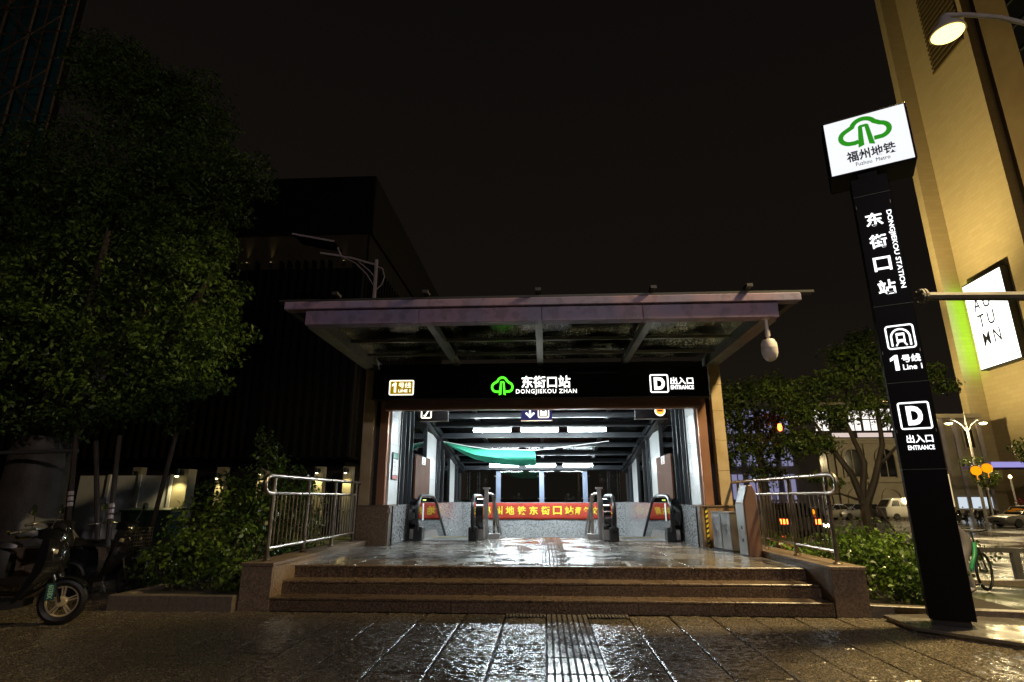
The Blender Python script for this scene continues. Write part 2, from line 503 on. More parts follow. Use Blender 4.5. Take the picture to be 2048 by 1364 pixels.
    def mesh(s, name, mat=None, smooth=False, bevel=0.0, off=None):
        me = bpy.data.meshes.new(name)
        V = s.V
        if off is not None:
            V = [(v[0] - off[0], v[1] - off[1], v[2] - off[2]) for v in V]
        me.from_pydata(V, [], s.F)
        bm = bmesh.new(); bm.from_mesh(me)
        if bevel > 0:
            bmesh.ops.remove_doubles(bm, verts=bm.verts, dist=1e-5)
            es = [e for e in bm.edges if len(e.link_faces) == 2 and e.calc_face_angle(0) > 0.6]
            bmesh.ops.bevel(bm, geom=es, offset=bevel, segments=1, affect='EDGES', profile=0.7)
        bmesh.ops.recalc_face_normals(bm, faces=bm.faces)
        bm.to_mesh(me); bm.free()
        if smooth:
            for p in me.polygons: p.use_smooth = True
            try: me.set_sharp_from_angle(angle=R(42))
            except Exception: pass
        if mat: me.materials.append(MATS[mat] if isinstance(mat, str) else mat)
        return me
    def build(s, name, mat, parent=None, smooth=False, bevel=0.0, world=False, loc=None, rot=None):
        """world=True: the coordinates are world coordinates and the parent (unrotated) sits at its own location"""
        off = tuple(parent.get('_o', (0, 0, 0))) if (world and parent is not None) else None
        if world and parent is None and loc is not None: off = loc
        me = s.mesh(name, mat, smooth, bevel, off)
        o = bpy.data.objects.new(name, me)
        COL.objects.link(o)
        if parent is not None:
            o.parent = parent
            o['_o'] = off if off is not None else (0.0, 0.0, 0.0)
        else:
            o['_o'] = tuple(loc) if (world and loc is not None) else (0.0, 0.0, 0.0)
        if loc is not None: o.location = loc
        if rot is not None: o.rotation_euler = rot
        return o

def tag(o, label, cat, group=None, kind=None):
    if label: o['label'] = label
    if cat: o['category'] = cat
    if group: o['group'] = group
    if kind: o['kind'] = kind
    return o
def thing(name, label, cat, loc=(0, 0, 0), rz=0.0, group=None):
    o = bpy.data.objects.new(name, None)
    COL.objects.link(o)
    o.empty_display_size = 0.1
    o.location = loc
    o.rotation_euler = (0, 0, rz)
    o['_o'] = tuple(loc)
    return tag(o, label, cat, group)
def struct(o):
    o['kind'] = 'structure'
    return o
def piece(me, name, parent, loc=(0, 0, 0), rot=(0, 0, 0), scale=None):
    o = bpy.data.objects.new(name, me)
    COL.objects.link(o)
    o.parent = parent
    o.location = loc
    o.rotation_euler = rot
    if scale: o.scale = scale
    o['_o'] = (0.0, 0.0, 0.0)
    return o
def kids(o): return [c for c in COL.objects if c.parent == o]
def copy_tree(o, loc, rz, label, group=None, parent=None):
    c = o.copy()
    COL.objects.link(c)
    c.parent = parent
    if loc is not None:
        c.location = loc; c.rotation_euler = (0, 0, rz)
        c['label'] = label
        if group: c['group'] = group
    for ch in kids(o):
        copy_tree(ch, None, 0, None, None, c)
    return c

def text_mesh(body, bold=0.0, shear=0.0, extrude=0.0, spacing=1.0):
    c = bpy.data.curves.new('lettering', 'FONT')
    c.body = body
    c.offset = bold
    c.shear = shear
    c.extrude = extrude
    c.resolution_u = 3
    c.space_character = spacing
    o = bpy.data.objects.new('lettering', c)
    COL.objects.link(o)
    bpy.context.view_layer.update()
    me = bpy.data.meshes.new_from_object(o.evaluated_get(bpy.context.evaluated_depsgraph_get()))
    bpy.data.objects.remove(o)
    bpy.data.curves.remove(c)
    return me
def lettering(name, body, rect, d, mat, parent, bold=0.02, depth=0.012, spin=0.0, shear=0.0, axis='xz', spacing=1.0, flip=1):
    """text fitted into the rectangle (a0, a1, b0, b1) of the parent's local xz plane at y = d (or the yz plane at x = d)"""
    me = text_mesh(body, bold, shear, 0.5, spacing)
    n = len(me.vertices)
    co = np.empty(n * 3); me.vertices.foreach_get('co', co); co = co.reshape(-1, 3)
    if spin:
        cs, sn = math.cos(spin), math.sin(spin)
        co[:, :2] = np.stack([co[:, 0] * cs - co[:, 1] * sn, co[:, 0] * sn + co[:, 1] * cs], 1)
    mn, mx = co.min(0), co.max(0)
    u = (co - mn) / np.maximum(mx - mn, 1e-6)
    a0, a1, b0, b1 = rect
    A = a0 + u[:, 0] * (a1 - a0); B = b0 + u[:, 1] * (b1 - b0); D = d - flip * u[:, 2] * depth
    co = np.stack([A, D, B], 1) if axis == 'xz' else np.stack([D, A, B], 1)
    me.vertices.foreach_set('co', co.ravel())
    me.update()
    me.materials.clear()
    me.materials.append(MATS[mat])
    o = bpy.data.objects.new(name, me)
    COL.objects.link(o)
    o.parent = parent
    o['_o'] = (0.0, 0.0, 0.0)
    return o

def arc(cx, cz, r, a0, a1, n=12):
    return [(cx + r * math.cos(R(a0 + (a1 - a0) * i / n)), cz + r * math.sin(R(a0 + (a1 - a0) * i / n))) for i in range(n + 1)]
def rrect(x0, x1, z0, z1, r, n=4):
    p = []
    for cx, cz, a in ((x1 - r, z1 - r, 0), (x0 + r, z1 - r, 90), (x0 + r, z0 + r, 180), (x1 - r, z0 + r, 270)):
        p += arc(cx, cz, r, a, a + 90, n)
    return p
def tree_logo(mb, x0, x1, z0, z1, d0, d1):
    """cloud-shaped outline over a road-shaped trunk"""
    W, H = x1 - x0, z1 - z0
    S = lambda p: (x0 + (p[0] - 838) / 174 * W, z0 + (195 - p[1]) / 147 * H)
    path = [(902, 162), (890, 166)] + [(880 + 34 * math.cos(R(a)), 131 - 34 * math.sin(R(a))) for a in range(255, 105, -15)] \
        + [(925 + 38 * math.cos(R(a)), 97 - 39 * math.sin(R(a))) for a in range(165, 5, -16)] \
        + [(970 + 34 * math.cos(R(a)), 131 - 34 * math.sin(R(a))) for a in range(75, -90, -15)] + [(952, 164)]
    mb.stroke([S(p) for p in path], 17 / 174 * W, d0, d1)
    # the trunk: two flared strips joined by an arch at the top
    mb.prism([S(p) for p in [(898, 192), (908, 92), (914, 86), (921, 86), (921, 98), (918, 185)]][::-1], d0, d1)
    mb.prism([S(p) for p in [(952, 192), (942, 92), (936, 86), (929, 86), (929, 98), (934, 185)]], d0, d1)
    mb.prism([S(p) for p in [(921.2, 86), (921.2, 98), (928.8, 98), (928.8, 86)]], d0, d1)
    return mb

def leaf_object(name, clumps, n_per, size, mat, parent=None, seed=1, up=0.35, shell=0.55, aspect=0.5, world=False):
    """leaf-sized faces spread through the clumps (cx, cy, cz, rx, ry, rz)"""
    rg = np.random.default_rng(seed)
    P, Nn = [], []
    for (cx, cy_, cz, rx, ry, rz) in clumps:
        k = int(n_per * (rx * ry * rz) ** (2 / 3))
        d = rg.normal(size=(k, 3)); d /= np.linalg.norm(d, axis=1)[:, None]
        rad = shell + (1 - shell) * rg.random(k) ** 0.7 + rg.normal(size=k) * 0.10
        rad *= 1 + 0.22 * np.sin(d[:, 0] * 5 + cx * 7) * np.cos(d[:, 2] * 6 + cz * 5)
        P.append(np.array([cx, cy_, cz]) + d * rad[:, None] * np.array([rx, ry, rz]))
        Nn.append(d * 0.6 + rg.normal(size=(k, 3)) * 0.55 + np.array([0, 0, up]))
    P = np.concatenate(P); Nn = np.concatenate(Nn)
    Nn /= np.linalg.norm(Nn, axis=1)[:, None]
    T = np.cross(Nn, rg.normal(size=Nn.shape)); T /= np.linalg.norm(T, axis=1)[:, None]
    T[:, 2] -= 0.35
    T /= np.linalg.norm(T, axis=1)[:, None]
    B = np.cross(Nn, T)
    n = len(P)
    sz = size * (0.6 + 0.8 * rg.random(n))[:, None]
    fold = Nn * sz * 0.12
    V = np.empty((n, 4, 3))
    V[:, 0] = P - T * sz * 0.5
    V[:, 1] = P + B * sz * 0.5 * aspect + fold
    V[:, 2] = P + T * sz * 0.5
    V[:, 3] = P - B * sz * 0.5 * aspect + fold
    if world and parent is not None:
        V -= np.array(tuple(parent['_o']))
    me = bpy.data.meshes.new(name)
    me.vertices.add(n * 4); me.vertices.foreach_set('co', V.ravel())
    me.loops.add(n * 4); me.loops.foreach_set('vertex_index', np.arange(n * 4, dtype=np.int32))
    me.polygons.add(n); me.polygons.foreach_set('loop_start', np.arange(0, n * 4, 4, dtype=np.int32))
    try: me.polygons.foreach_set('loop_total', np.full(n, 4, dtype=np.int32))
    except Exception: pass
    me.update(calc_edges=True)
    me.materials.append(MATS[mat])
    o = bpy.data.objects.new(name, me)
    COL.objects.link(o)
    if parent is not None: o.parent = parent
    o['_o'] = (0.0, 0.0, 0.0)
    return o

def light(name, kind, parent, loc, energy, color, size=0.1, spot=None, blend=0.6, rot=None):
    l = bpy.data.lights.new(name, kind)
    l.energy = energy; l.color = color
    if kind in ('POINT', 'SPOT'): l.shadow_soft_size = size
    if kind == 'SPOT': l.spot_size = R(spot); l.spot_blend = blend
    o = bpy.data.objects.new(name, l)
    COL.objects.link(o)
    o.parent = parent
    o.location = loc
    if rot: o.rotation_euler = rot
    return o

# ------------------------------------------------------------------ ground, road, pavement
def gz(x, base=-0.03):
    return base - 0.05 * min(max(x - 4.8, 0.0), 12.3)
XS = [-400, -60, -20, -8, -3.4, 3.3, 4.8, 7, 9, 11, 13, 15, 17.1, 25, 40, 80, 200, 500]
YS = [-80, -20, 0, 4, 14.45, 22.75, 30, 45, 70, 120, 250, 700]
g = MB()
idx = {}
for i, x in enumerate(XS):
    for j, y in enumerate(YS):
        idx[i, j] = len(g.V); g.V.append((x, y, gz(x)))
for i in range(len(XS) - 1):
    for j in range(len(YS) - 1):
        if XS[i] == -3.4 and YS[j] == 14.45:
            continue
        g.F.append((idx[i, j], idx[i + 1, j], idx[i + 1, j + 1], idx[i, j + 1]))
# wet plaza paving: small blocks seen only as a pattern at this distance
m, nt, out = nodes_of('plaza_paving')
N, L = nt.nodes, nt.links
b = N.new('ShaderNodeBsdfPrincipled')
b.inputs['Specular IOR Level'].default_value = 0.3
geo = N.new('ShaderNodeNewGeometry')
bt = N.new('ShaderNodeTexBrick')
bt.inputs['Scale'].default_value = 5.0
bt.inputs['Mortar Size'].default_value = 0.03
bt.inputs['Color1'].default_value = (0.045, 0.06, 0.014, 1)
bt.inputs['Color2'].default_value = (0.065, 0.08, 0.022, 1)
bt.inputs['Mortar'].default_value = (0.035, 0.035, 0.03, 1)
ns = N.new('ShaderNodeTexNoise'); ns.inputs['Scale'].default_value = 26; ns.inputs['Detail'].default_value = 3
mr = N.new('ShaderNodeMapRange')
mr.inputs['From Min'].default_value = 0.35; mr.inputs['From Max'].default_value = 0.65
mr.inputs['To Min'].default_value = 0.14; mr.inputs['To Max'].default_value = 0.6
ns2 = N.new('ShaderNodeTexNoise'); ns2.inputs['Scale'].default_value = 0.9
bp = N.new('ShaderNodeBump'); bp.inputs['Strength'].default_value = 0.9; bp.inputs['Distance'].default_value = 0.012
bp2 = N.new('ShaderNodeBump'); bp2.inputs['Strength'].default_value = 0.6; bp2.inputs['Distance'].default_value = 0.01
bp2.invert = True
L.new(geo.outputs['Position'], bt.inputs['Vector'])
L.new(geo.outputs['Position'], ns.inputs['Vector'])
L.new(geo.outputs['Position'], ns2.inputs['Vector'])
L.new(bt.outputs['Color'], b.inputs['Base Color'])
L.new(ns2.outputs[0], mr.inputs[0]); L.new(mr.outputs[0], b.inputs['Roughness'])
L.new(ns.outputs[0], bp.inputs['Height'])
L.new(bt.outputs['Fac'], bp2.inputs['Height']); L.new(bp.outputs[0], bp2.inputs['Normal'])
L.new(bp2.outputs[0], b.inputs['Normal'])
L.new(b.outputs[0], out.inputs[0])
MATS['plaza_paving'] = m
ground = struct(g.build('ground', 'plaza_paving'))

road_mb = MB()
rx = [7, 9, 11, 13, 15, 17.1, 40, 80, 200]
for i in range(len(rx) - 1):
    a, c = rx[i], rx[i + 1]
    road_mb.add([(a, 25, gz(a) + .004), (c, 25, gz(c) + .004), (c, 66, gz(c) + .004), (a, 66, gz(a) + .004)], [(0, 1, 2, 3)])
road = struct(road_mb.build('road', 'asphalt_wet'))
for k in range(12):
    x = 18 + k * 6.0
    MB().box(x, x + 2.6, 47.0, 47.14, gz(x) + .006, gz(x) + .009).build('lane_mark', 'line_paint', road)
kb = MB()
for i in range(len(rx) - 1):
    a, c = rx[i], rx[i + 1]
    kb.add([(a, 24.8, gz(a) - .02), (c, 24.8, gz(c) - .02), (c, 25, gz(c) - .02), (a, 25, gz(a) - .02),
            (a, 24.8, gz(a) + .13), (c, 24.8, gz(c) + .13), (c, 25, gz(c) + .13), (a, 25, gz(a) + .13)],
           [(4, 5, 6, 7), (0, 1, 5, 4), (3, 7, 6, 2)])
struct(kb.build('road_kerb', 'kerb_granite'))

# rough granite slabs in front of the steps, each a piece of its own
pavement = struct(MB().box(-8.6, 7.1, 2.4, 7.70, -0.075, -0.028).build('pavement', 'pavement_bed'))
pv_ext = MB().box(-10.6, -5.7, 7.70, 9.4, -0.075, -0.029).build('pavement_bed_strip', 'pavement_bed', pavement)
def slab_mesh(w, l, t=0.05, j=0.011, bev=0.006, mat='lychee_granite', name='slab'):
    return MB().box(j / 2, w - j / 2, j / 2, l - j / 2, -t, 0).mesh(name, mat, bevel=bev)
def rough_slab(w, l, seed, t=0.05, j=0.017, cell=0.0125):
    # bush-hammered slab: a gently lumpy top with rounded edges
    rg_ = np.random.default_rng(seed)
    nx, ny = int(w / cell), int(l / cell)
    def blur(a, k):
        for ax in (0, 1):
            for _ in range(2):
                kk = k[ax]
                p_ = np.concatenate([np.take(a, range(-kk, 0), axis=ax), a, np.take(a, range(kk), axis=ax)], axis=ax)
                c_ = np.cumsum(p_, axis=ax)
                a = (np.take(c_, range(2 * kk, c_.shape[ax]), axis=ax) - np.take(c_, range(0, c_.shape[ax] - 2 * kk), axis=ax)) / (2 * kk)
        return a
    n1 = blur(rg_.normal(size=(ny + 1, nx + 1)), (1, 2)); n1 /= n1.std()
    n2 = blur(rg_.normal(size=(ny + 1, nx + 1)), (3, 4)); n2 /= n2.std()
    hgt = n1 * 0.0031 + n2 * 0.0007
    ex = np.minimum(np.arange(nx + 1), nx - np.arange(nx + 1)); ey = np.minimum(np.arange(ny + 1), ny - np.arange(ny + 1))
    edge = np.minimum(ex[None, :], ey[:, None])
    hgt = hgt * np.minimum(edge, 2) / 2 - 0.0055 * (edge == 0)
    xs_ = np.linspace(j / 2, w - j / 2, nx + 1); ys_ = np.linspace(j / 2, l - j / 2, ny + 1)
    mb = MB()
    for b_ in range(ny + 1):
        for a_ in range(nx + 1):
            mb.V.append((xs_[a_], ys_[b_], hgt[b_, a_]))
    for b_ in range(ny):
        for a_ in range(nx):
            i_ = b_ * (nx + 1) + a_
            mb.F.append((i_, i_ + 1, i_ + nx + 2, i_ + nx + 1))
    o_ = len(mb.V)
    mb.V += [(xs_[0], ys_[0], -t), (xs_[-1], ys_[0], -t), (xs_[-1], ys_[-1], -t), (xs_[0], ys_[-1], -t)]
    c_ = [0, nx, (ny + 1) * (nx + 1) - 1, ny * (nx + 1)]
    mb.F += [(o_, o_ + 1) + tuple(range(nx, -1, -1)), (o_ + 2, o_ + 3) + tuple(range(ny * (nx + 1), (ny + 1) * (nx + 1))),
             (o_ + 1, o_ + 2) + tuple(nx + k_ * (nx + 1) for k_ in range(ny, -1, -1)), (o_ + 3, o_) + tuple(k_ * (nx + 1) for k_ in range(ny + 1))]
    me = mb.mesh('slab', 'lychee_granite', smooth=True)
    return me
S10v = [rough_slab(0.5, 1.0, 100 + k) for k in range(6)]; S05v = [rough_slab(0.5, 0.5, 200 + k) for k in range(2)]
rs = random.Random(3)
cols = [c * 0.5 for c in range(-17, 14) if c != 0]
for c in cols:
    y = 7.70 - (0.0 if c % 1.0 == 0 else 0.5)
    if y < 7.7: piece(rs.choice(S05v), 'slab', pavement, (c, 7.2, rs.uniform(-.003, .002)), (rs.uniform(-.003, .003), rs.uniform(-.003, .003), 0))
    ymin = 3.6 if abs(c) < 5.2 else 4.4
    while y > ymin:
        y -= 1.0
        if -0.55 <= c <= 0.55 and y > 6.9 and False: continue
        piece(rs.choice(S10v), 'slab', pavement, (c, y, rs.uniform(-.003, .002)), (rs.uniform(-.003, .003), rs.uniform(-.004, .004), 0))
for c in [v * 0.5 for v in range(-21, -11)]:
    for y in (7.70, 8.70):
        piece(rs.choice(S10v), 'slab', pavement, (c, y, rs.uniform(-.003, .002)), (rs.uniform(-.003, .003), rs.uniform(-.004, .004), 0))
# tactile guiding tiles: long raised bars
def guide_tile(w, l, bars, along='y', name='tactile_tile', mat='tactile_stone', h=0.007):
    mb = MB().box(.004, w - .004, .004, l - .004, -.05, -.002)
    me_parts = mb
    n = bars
    if along == 'y':
        p = w / n
        for k in range(n):
            x = p * (k + .5)
            me_parts.prism(rrect(x - p * .34, x + p * .34, .02, l - .02, p * .3, 3), -.0025, h, 'xy')
    else:
        p = l / n
        for k in range(n):
            y = p * (k + .5)
            me_parts.prism(rrect(.02, w - .02, y - p * .34, y + p * .34, p * .3, 3), -.0025, h, 'xy')
    me = me_parts.mesh(name, 'groove_stone')
    me.materials.append(MATS[mat])
    for i_, p_ in enumerate(me.polygons): p_.material_index = 0 if i_ < 6 else 1
    return me
GT = guide_tile(0.5, 0.5, 8)
for k in range(9):
    piece(GT, 'tactile_tile', pavement, (0.0, 7.20 - 0.5 * k - 0.0, 0.002))
GT2 = guide_tile(0.5, 0.2, 12)
for x in (-0.5, 0.5):
    piece(GT2, 'tactile_tile', pavement, (x, 7.48, 0.0095))

# ------------------------------------------------------------------ steps, parapets, platform
steps = thing('entrance_steps', 'three brown granite steps rising to the lit platform of the entrance', 'steps', (-0.03, 7.72, 0))
MB().box(-3.57, 3.53, 7.78, 8.05, -.03, .12).box(-3.57, 3.53, 8.05, 8.46, -.03, .28).build('core', 'step_granite', steps, world=True)
rs = random.Random(11)
for k in range(3):
    y0, z0 = 7.72 + .35 * k, .16 * k
    xs = [-3.57]
    step_l = 1.18
    off = (0.0, .5, .25)[k]
    x = -3.57 + step_l * (1 - off)
    while x < 3.4:
        xs.append(x); x += step_l
    xs.append(3.53)
    for a, c in zip(xs[:-1], xs[1:]):
        MB().box(a + .002, c - .002, y0 + .015, y0 + .045, z0, z0 + .128).build('riser', 'step_granite', steps, world=True, bevel=.002)
        MB().box(a + .0015, c - .0015, y0, y0 + (.362 if k < 2 else .06), z0 + .13, z0 + .16 + rs.uniform(-.001, .001)).build('tread', 'step_granite', steps, world=True, bevel=.006)

platform = struct(MB().box(-3.57, 3.53, 8.46, 11.75, -.03, .43).box(-3.1, 3.04, 11.75, 14.4, -.03, .43).build('platform', 'pavement_bed'))
def plat(x0, x1, y0, y1):
    MB().box(x0 + .0025, x1 - .0025, y0 + .0025, y1 - .0025, .435, .48 + rs.uniform(-.0012, .0012)).build('platform_slab', 'polished_granite', platform, bevel=.002)
ycuts = [8.482, 9.1, 9.95, 10.85, 11.75]
xc = [-3.57, -2.75, -1.85, -.95, -.05, .35, 1.2, 2.0, 2.8, 3.53]
for j in range(len(ycuts) - 1):
    for i in range(len(xc) - 1):
        if xc[i] == -.05: continue
        plat(xc[i], xc[i + 1], ycuts[j], ycuts[j + 1])
yc2 = [11.75, 12.6, 13.5, 14.38]
xc2 = [-3.1, -2.3, -1.45, -.75, -.05, .35, .95, 1.4, 2.2, 3.04]
for j in range(3):
    for i in range(len(xc2) - 1):
        if xc2[i] == -.05: continue
        plat(xc2[i], xc2[i + 1], yc2[j], yc2[j + 1])
PT = guide_tile(0.4, 0.4, 7, mat='tactile_stone')
for k in range(15):
    piece(PT, 'tactile_tile', platform, (-.05, 8.49 + .4 * k if k < 14 else 14.0, .482))
PW = guide_tile(0.4, 0.24, 10)
for x in (-.85, -.45, .35, .75):
    piece(PW, 'tactile_tile', platform, (x, 8.56, .4855))
for x in (-2.75, -2.3, -1.85, 1.42, 1.87, 2.32):
    piece(guide_tile(.44, .12, 14, name='tactile_tile'), 'tactile_tile', platform, (x, 12.2, .4855))
for i, x in enumerate([-1.35 + .3 * k for k in range(9)]):
    piece(guide_tile(.29, .1, 9, name='tactile_tile'), 'tactile_tile', platform, (x, 14.22, .4855))

for sx, lab in ((-1, 'low granite side wall of the steps carrying the railing next to the leafy hedge'),
                (1, 'low granite side wall of the steps carrying the railing next to the sign tower')):
    cx = -3.77 if sx < 0 else 3.74
    x0, x1 = cx - .205, cx + .205
    w = thing('parapet_wall', lab, 'wall', (cx, 7.72, 0))
    MB().box(x0 + .03, x1 - .03, 7.76, 11.7, -.03, .535).build('core', 'plinth_granite', w, world=True)
    MB().box(x0, x1, 7.715, 7.76, -.03, .535).build('end_slab', 'plinth_granite', w, world=True, bevel=.003)
    ys = [7.762, 8.75, 9.75, 10.75, 11.72]
    for a, c in zip(ys[:-1], ys[1:]):
        MB().box(x0, x0 + .029, a + .002, c - .002, -.03, .535).build('side_slab', 'plinth_granite', w, world=True)
        MB().box(x1 - .029, x1, a + .002, c - .002, -.03, .535).build('side_slab', 'plinth_granite', w, world=True)
    ys = [7.70, 8.7, 9.7, 10.7, 11.72]
    for a, c in zip(ys[:-1], ys[1:]):
        MB().box(x0 - .015, x1 + .015, a + .0015, c - .0015, .537, .58).build('cap_slab', 'plinth_granite', w, world=True, bevel=.004)

# ------------------------------------------------------------------ stainless railings
def railing(cx, label):
    t = thing('stair_railing', label, 'railing', (cx, 7.95, .58), group='stainless railings beside the steps')
    P = lambda y, z: (0, y - 7.95, z - .58)
    posts = [7.95, 9.15, 10.35, 11.5]
    MB().tube([P(11.78, 1.70), P(11.5, 1.70), P(7.82, 1.70), P(7.74, 1.685), P(7.69, 1.64), P(7.68, 1.58), P(7.70, 1.515), P(7.76, 1.475), P(7.84, 1.465), P(7.94, 1.465)], .029, 12).build('handrail', 'stainless', t, smooth=True)
    MB().tube([P(7.97, 1.465), P(11.5, 1.465)], .02, 8).build('upper_rail', 'stainless', t, smooth=True)
    MB().tube([P(7.97, .74), P(11.5, .74)], .02, 8).build('lower_rail', 'stainless', t, smooth=True)
    pm_ = MB().tube([(0, 0, 0), (0, 0, 1.09)], .028, 10).mesh('post', 'stainless', smooth=True)
    fl = MB().lathe([(.06, 0), (.06, .012), (.035, .03), (.03, .03)], n=14).mesh('base_flange', 'stainless', smooth=True)
    for y in posts:
        p = piece(pm_, 'post', t, P(y, .58))
        piece(fl, 'base_flange', p, (0, 0, 0))
    bm_ = MB().tube([(0, 0, 0), (0, 0, .725)], .0115, 7).mesh('baluster', 'stainless', smooth=True)
    for a, c in zip(posts[:-1], posts[1:]):
        for k in range(1, 9):
            piece(bm_, 'baluster', t, P(a + (c - a) * k / 9, .74))
    return t
railing(-3.77, 'stainless steel railing with upright bars beside the leafy hedge')
railing(3.74, 'stainless steel railing with upright bars behind the steel bin and slanted kiosk')

# ------------------------------------------------------------------ the station pavilion
C0 = -0.05
def digit_one(x0, x1, z0, z1):
    return [(x0 + (x1 - x0) * a, z0 + (z1 - z0) * b_) for a, b_ in ((.45, 0), (.82, 0), (.82, 1), (.56, 1), (.1, .8), (.1, .6), (.45, .72))]
st = thing('metro_entrance', 'metro station entrance pavilion with glass canopy and black lit name board', 'building', (C0, 11.75, .48))
W = dict(world=True)
def B(name, mat, x0, x1, y0, y1, z0, z1, parent=st, bevel=0.0):
    return MB().box(x0, x1, y0, y1, z0, z1).build(name, mat, parent, world=True, bevel=bevel)
for s in (-1, 1):
    xo = lambda a, c: (C0 + s * a, C0 + s * c) if s > 0 else (C0 - c, C0 - a)
    # granite plinth blocks under the pillars
    x0, x1 = xo(3.12, 3.76)
    B('plinth', 'plinth_granite' if s < 0 else 'brown_marble', x0, x1, 11.76, 12.35, .48, 1.235)
    x0, x1 = xo(3.10, 3.78)
    B('plinth_cap', 'plinth_granite', x0, x1, 11.74, 12.35, 1.237, 1.26, bevel=.003)
    x0, x1 = xo(3.095, 3.14)
    B('steel_corner', 'stainless', x0, x1, 11.75, 11.99, .485, 1.234)
    # stone pillar in courses
    x0, x1 = xo(3.54, 3.76)
    B('pillar', 'tan_stone', x0 + .01, x1 - .01, 11.83, 12.48, 1.26, 4.08)
    zz = [1.262, 1.93, 2.53, 3.13, 3.68, 4.08]
    for a, c in zip(zz[:-1], zz[1:]):
        B('pillar_stone', 'tan_stone', x0, x1, 11.80, 12.5, a + .003, c - .003)
    # copper portal jamb
    x0, x1 = xo(3.24, 3.42)
    B('copper_jamb', 'copper_cladding', x0, x1, 11.86, 11.98, 1.26, 3.42, bevel=.01)
    x0, x1 = xo(3.42, 3.54)
    B('jamb_recess', 'steel_dark', x0, x1, 12.0, 12.1, 1.26, 4.0)
B('shutter_box', 'shutter_box', C0 - 3.30, C0 + 3.30, 11.72, 11.93, 3.19, 3.30)
B('shutter_slat', 'shutter_box', C0 - 3.30, C0 + 3.30, 11.76, 11.90, 3.302, 3.395)
B('shutter_lip', 'copper_cladding', C0 - 3.30, C0 + 3.30, 11.705, 11.719, 3.20, 3.23)
fascia = B('name_board', 'black_sign', C0 - 3.53, C0 + 3.44, 11.56, 11.78, 3.41, 4.02, bevel=.004)
B('board_edge', 'gutter_dark', C0 - 3.56, C0 + 3.47, 11.55, 11.80, 3.396, 3.408)
FO = tuple(fascia['_o'])
def fl(x0, x1, z0, z1): return (x0 - FO[0], x1 - FO[0], z0 - FO[2], z1 - FO[2])
FD = 11.556 - FO[1]
lettering('lettering', '东街口站', fl(-.442, .572, 3.60, 3.858), FD, 'letter_white', fascia, bold=.015)
lettering('lettering', 'DONGJIEKOU ZHAN', fl(-.557, .697, 3.462, 3.575), FD, 'letter_white', fascia, bold=.0, spacing=1.16)
r = fl(-1.079, -.609, 3.446, 3.858)
tree_logo(MB(), r[0], r[1], r[2], r[3], FD - .014, FD).build('logo', 'letter_green', fascia)
r = fl(-3.231, -2.709, 3.478, 3.795)
MB().prism(rrect(r[0] + .02, r[1] - .02, r[2] + .02, r[3] - .02, .015), FD - .006, FD).build('line_plate', 'letter_amber', fascia)
MB().stroke(rrect(r[0] + .01, r[1] - .01, r[2] + .01, r[3] - .01, .02)[::-1], .022, FD - .012, FD, closed=True).build('plate_rim', 'amber_rim', fascia)
MB().prism(digit_one(r[0] + .05, r[0] + .17, r[2] + .06, r[3] - .05), FD - .016, FD - .008).build('lettering', 'amber_rim', fascia)
lettering('lettering', '号线', (r[0] + .20, r[1] - .06, r[2] + .15, r[3] - .05), FD - .008, 'amber_rim', fascia, bold=.0)
lettering('lettering', 'LINE 1', (r[0] + .20, r[1] - .07, r[2] + .06, r[2] + .12), FD - .008, 'amber_rim', fascia, bold=.008)
r = fl(2.20, 2.577, 3.478, 3.858)
MB().stroke(rrect(r[0] + .012, r[1] - .012, r[2] + .012, r[3] - .012, .03)[::-1], .024, FD - .012, FD, closed=True).build('frame', 'letter_white', fascia)
lettering('lettering', 'D', (r[0] + .085, r[1] - .075, r[2] + .06, r[3] - .06), FD, 'letter_white', fascia, bold=.045)
lettering('lettering', '出入口', fl(2.62, 3.08, 3.645, 3.795), FD, 'letter_white', fascia, bold=.015)
lettering('lettering', 'ENTRANCE', fl(2.62, 3.08, 3.545, 3.625), FD, 'letter_white', fascia, bold=.01)
# soffit wall over the name board
B('soffit_board', 'steel_dark', C0 - 3.5, C0 + 3.42, 11.82, 11.9, 3.4, 4.2)

# canopy
B('front_beam_core', 'steel_dark', C0 - 3.72, C0 + 3.66, 8.45, 8.60, 4.08, 4.30)
bx_ = [C0 - 3.74, C0 - 1.9, C0 + .05, C0 + 1.62, C0 + 3.68]
for p, q in zip(bx_[:-1], bx_[1:]):
    B('front_beam', 'beam_light_tint', p + .002, q - .002, 8.42, 8.62, 4.07, 4.31, bevel=.006)
    for xb in (p + .08, q - .08):
        for zb in (4.11, 4.27): MB().tube([(xb, 8.412, zb), (xb, 8.421, zb)], .012, 6).build('bolt', 'steel_green', st, world=True)
B('gutter', 'beam_light_tint', C0 - 4.08, C0 + 4.02, 8.36, 8.56, 4.314, 4.44, bevel=.01)
for s in (-1, 1):
    xa, xb = (C0 - 3.74, C0 - 3.55) if s < 0 else (C0 + 3.49, C0 + 3.68)
    B('side_beam', 'steel_green', xa, xb, 8.622, 12.35, 4.085, 4.30)
    B('side_flange', 'steel_green', xa - .03, xb + .03, 8.63, 12.35, 4.072, 4.083)
    xa, xb = (C0 - 4.08, C0 - 3.98) if s < 0 else (C0 + 3.92, C0 + 4.02)
    B('side_gutter', 'gutter_dark', xa, xb, 8.56, 12.5, 4.33, 4.44)
for x in (-1.84, -.05, 1.74):
    B('rafter', 'steel_green', x - .06, x + .06, 8.622, 11.81, 4.13, 4.26)
for y in (8.95, 10.05, 11.1):
    for xa, xb in ((-3.59, -1.905), (-1.895, -.115), (.015, 1.675), (1.805, 3.43)):
        B('glazing_bar', 'steel_green', xa, xb, y - .02, y + .02, 4.205, 4.262)
gy = [8.62, 9.65, 10.6, 11.55, 12.5]
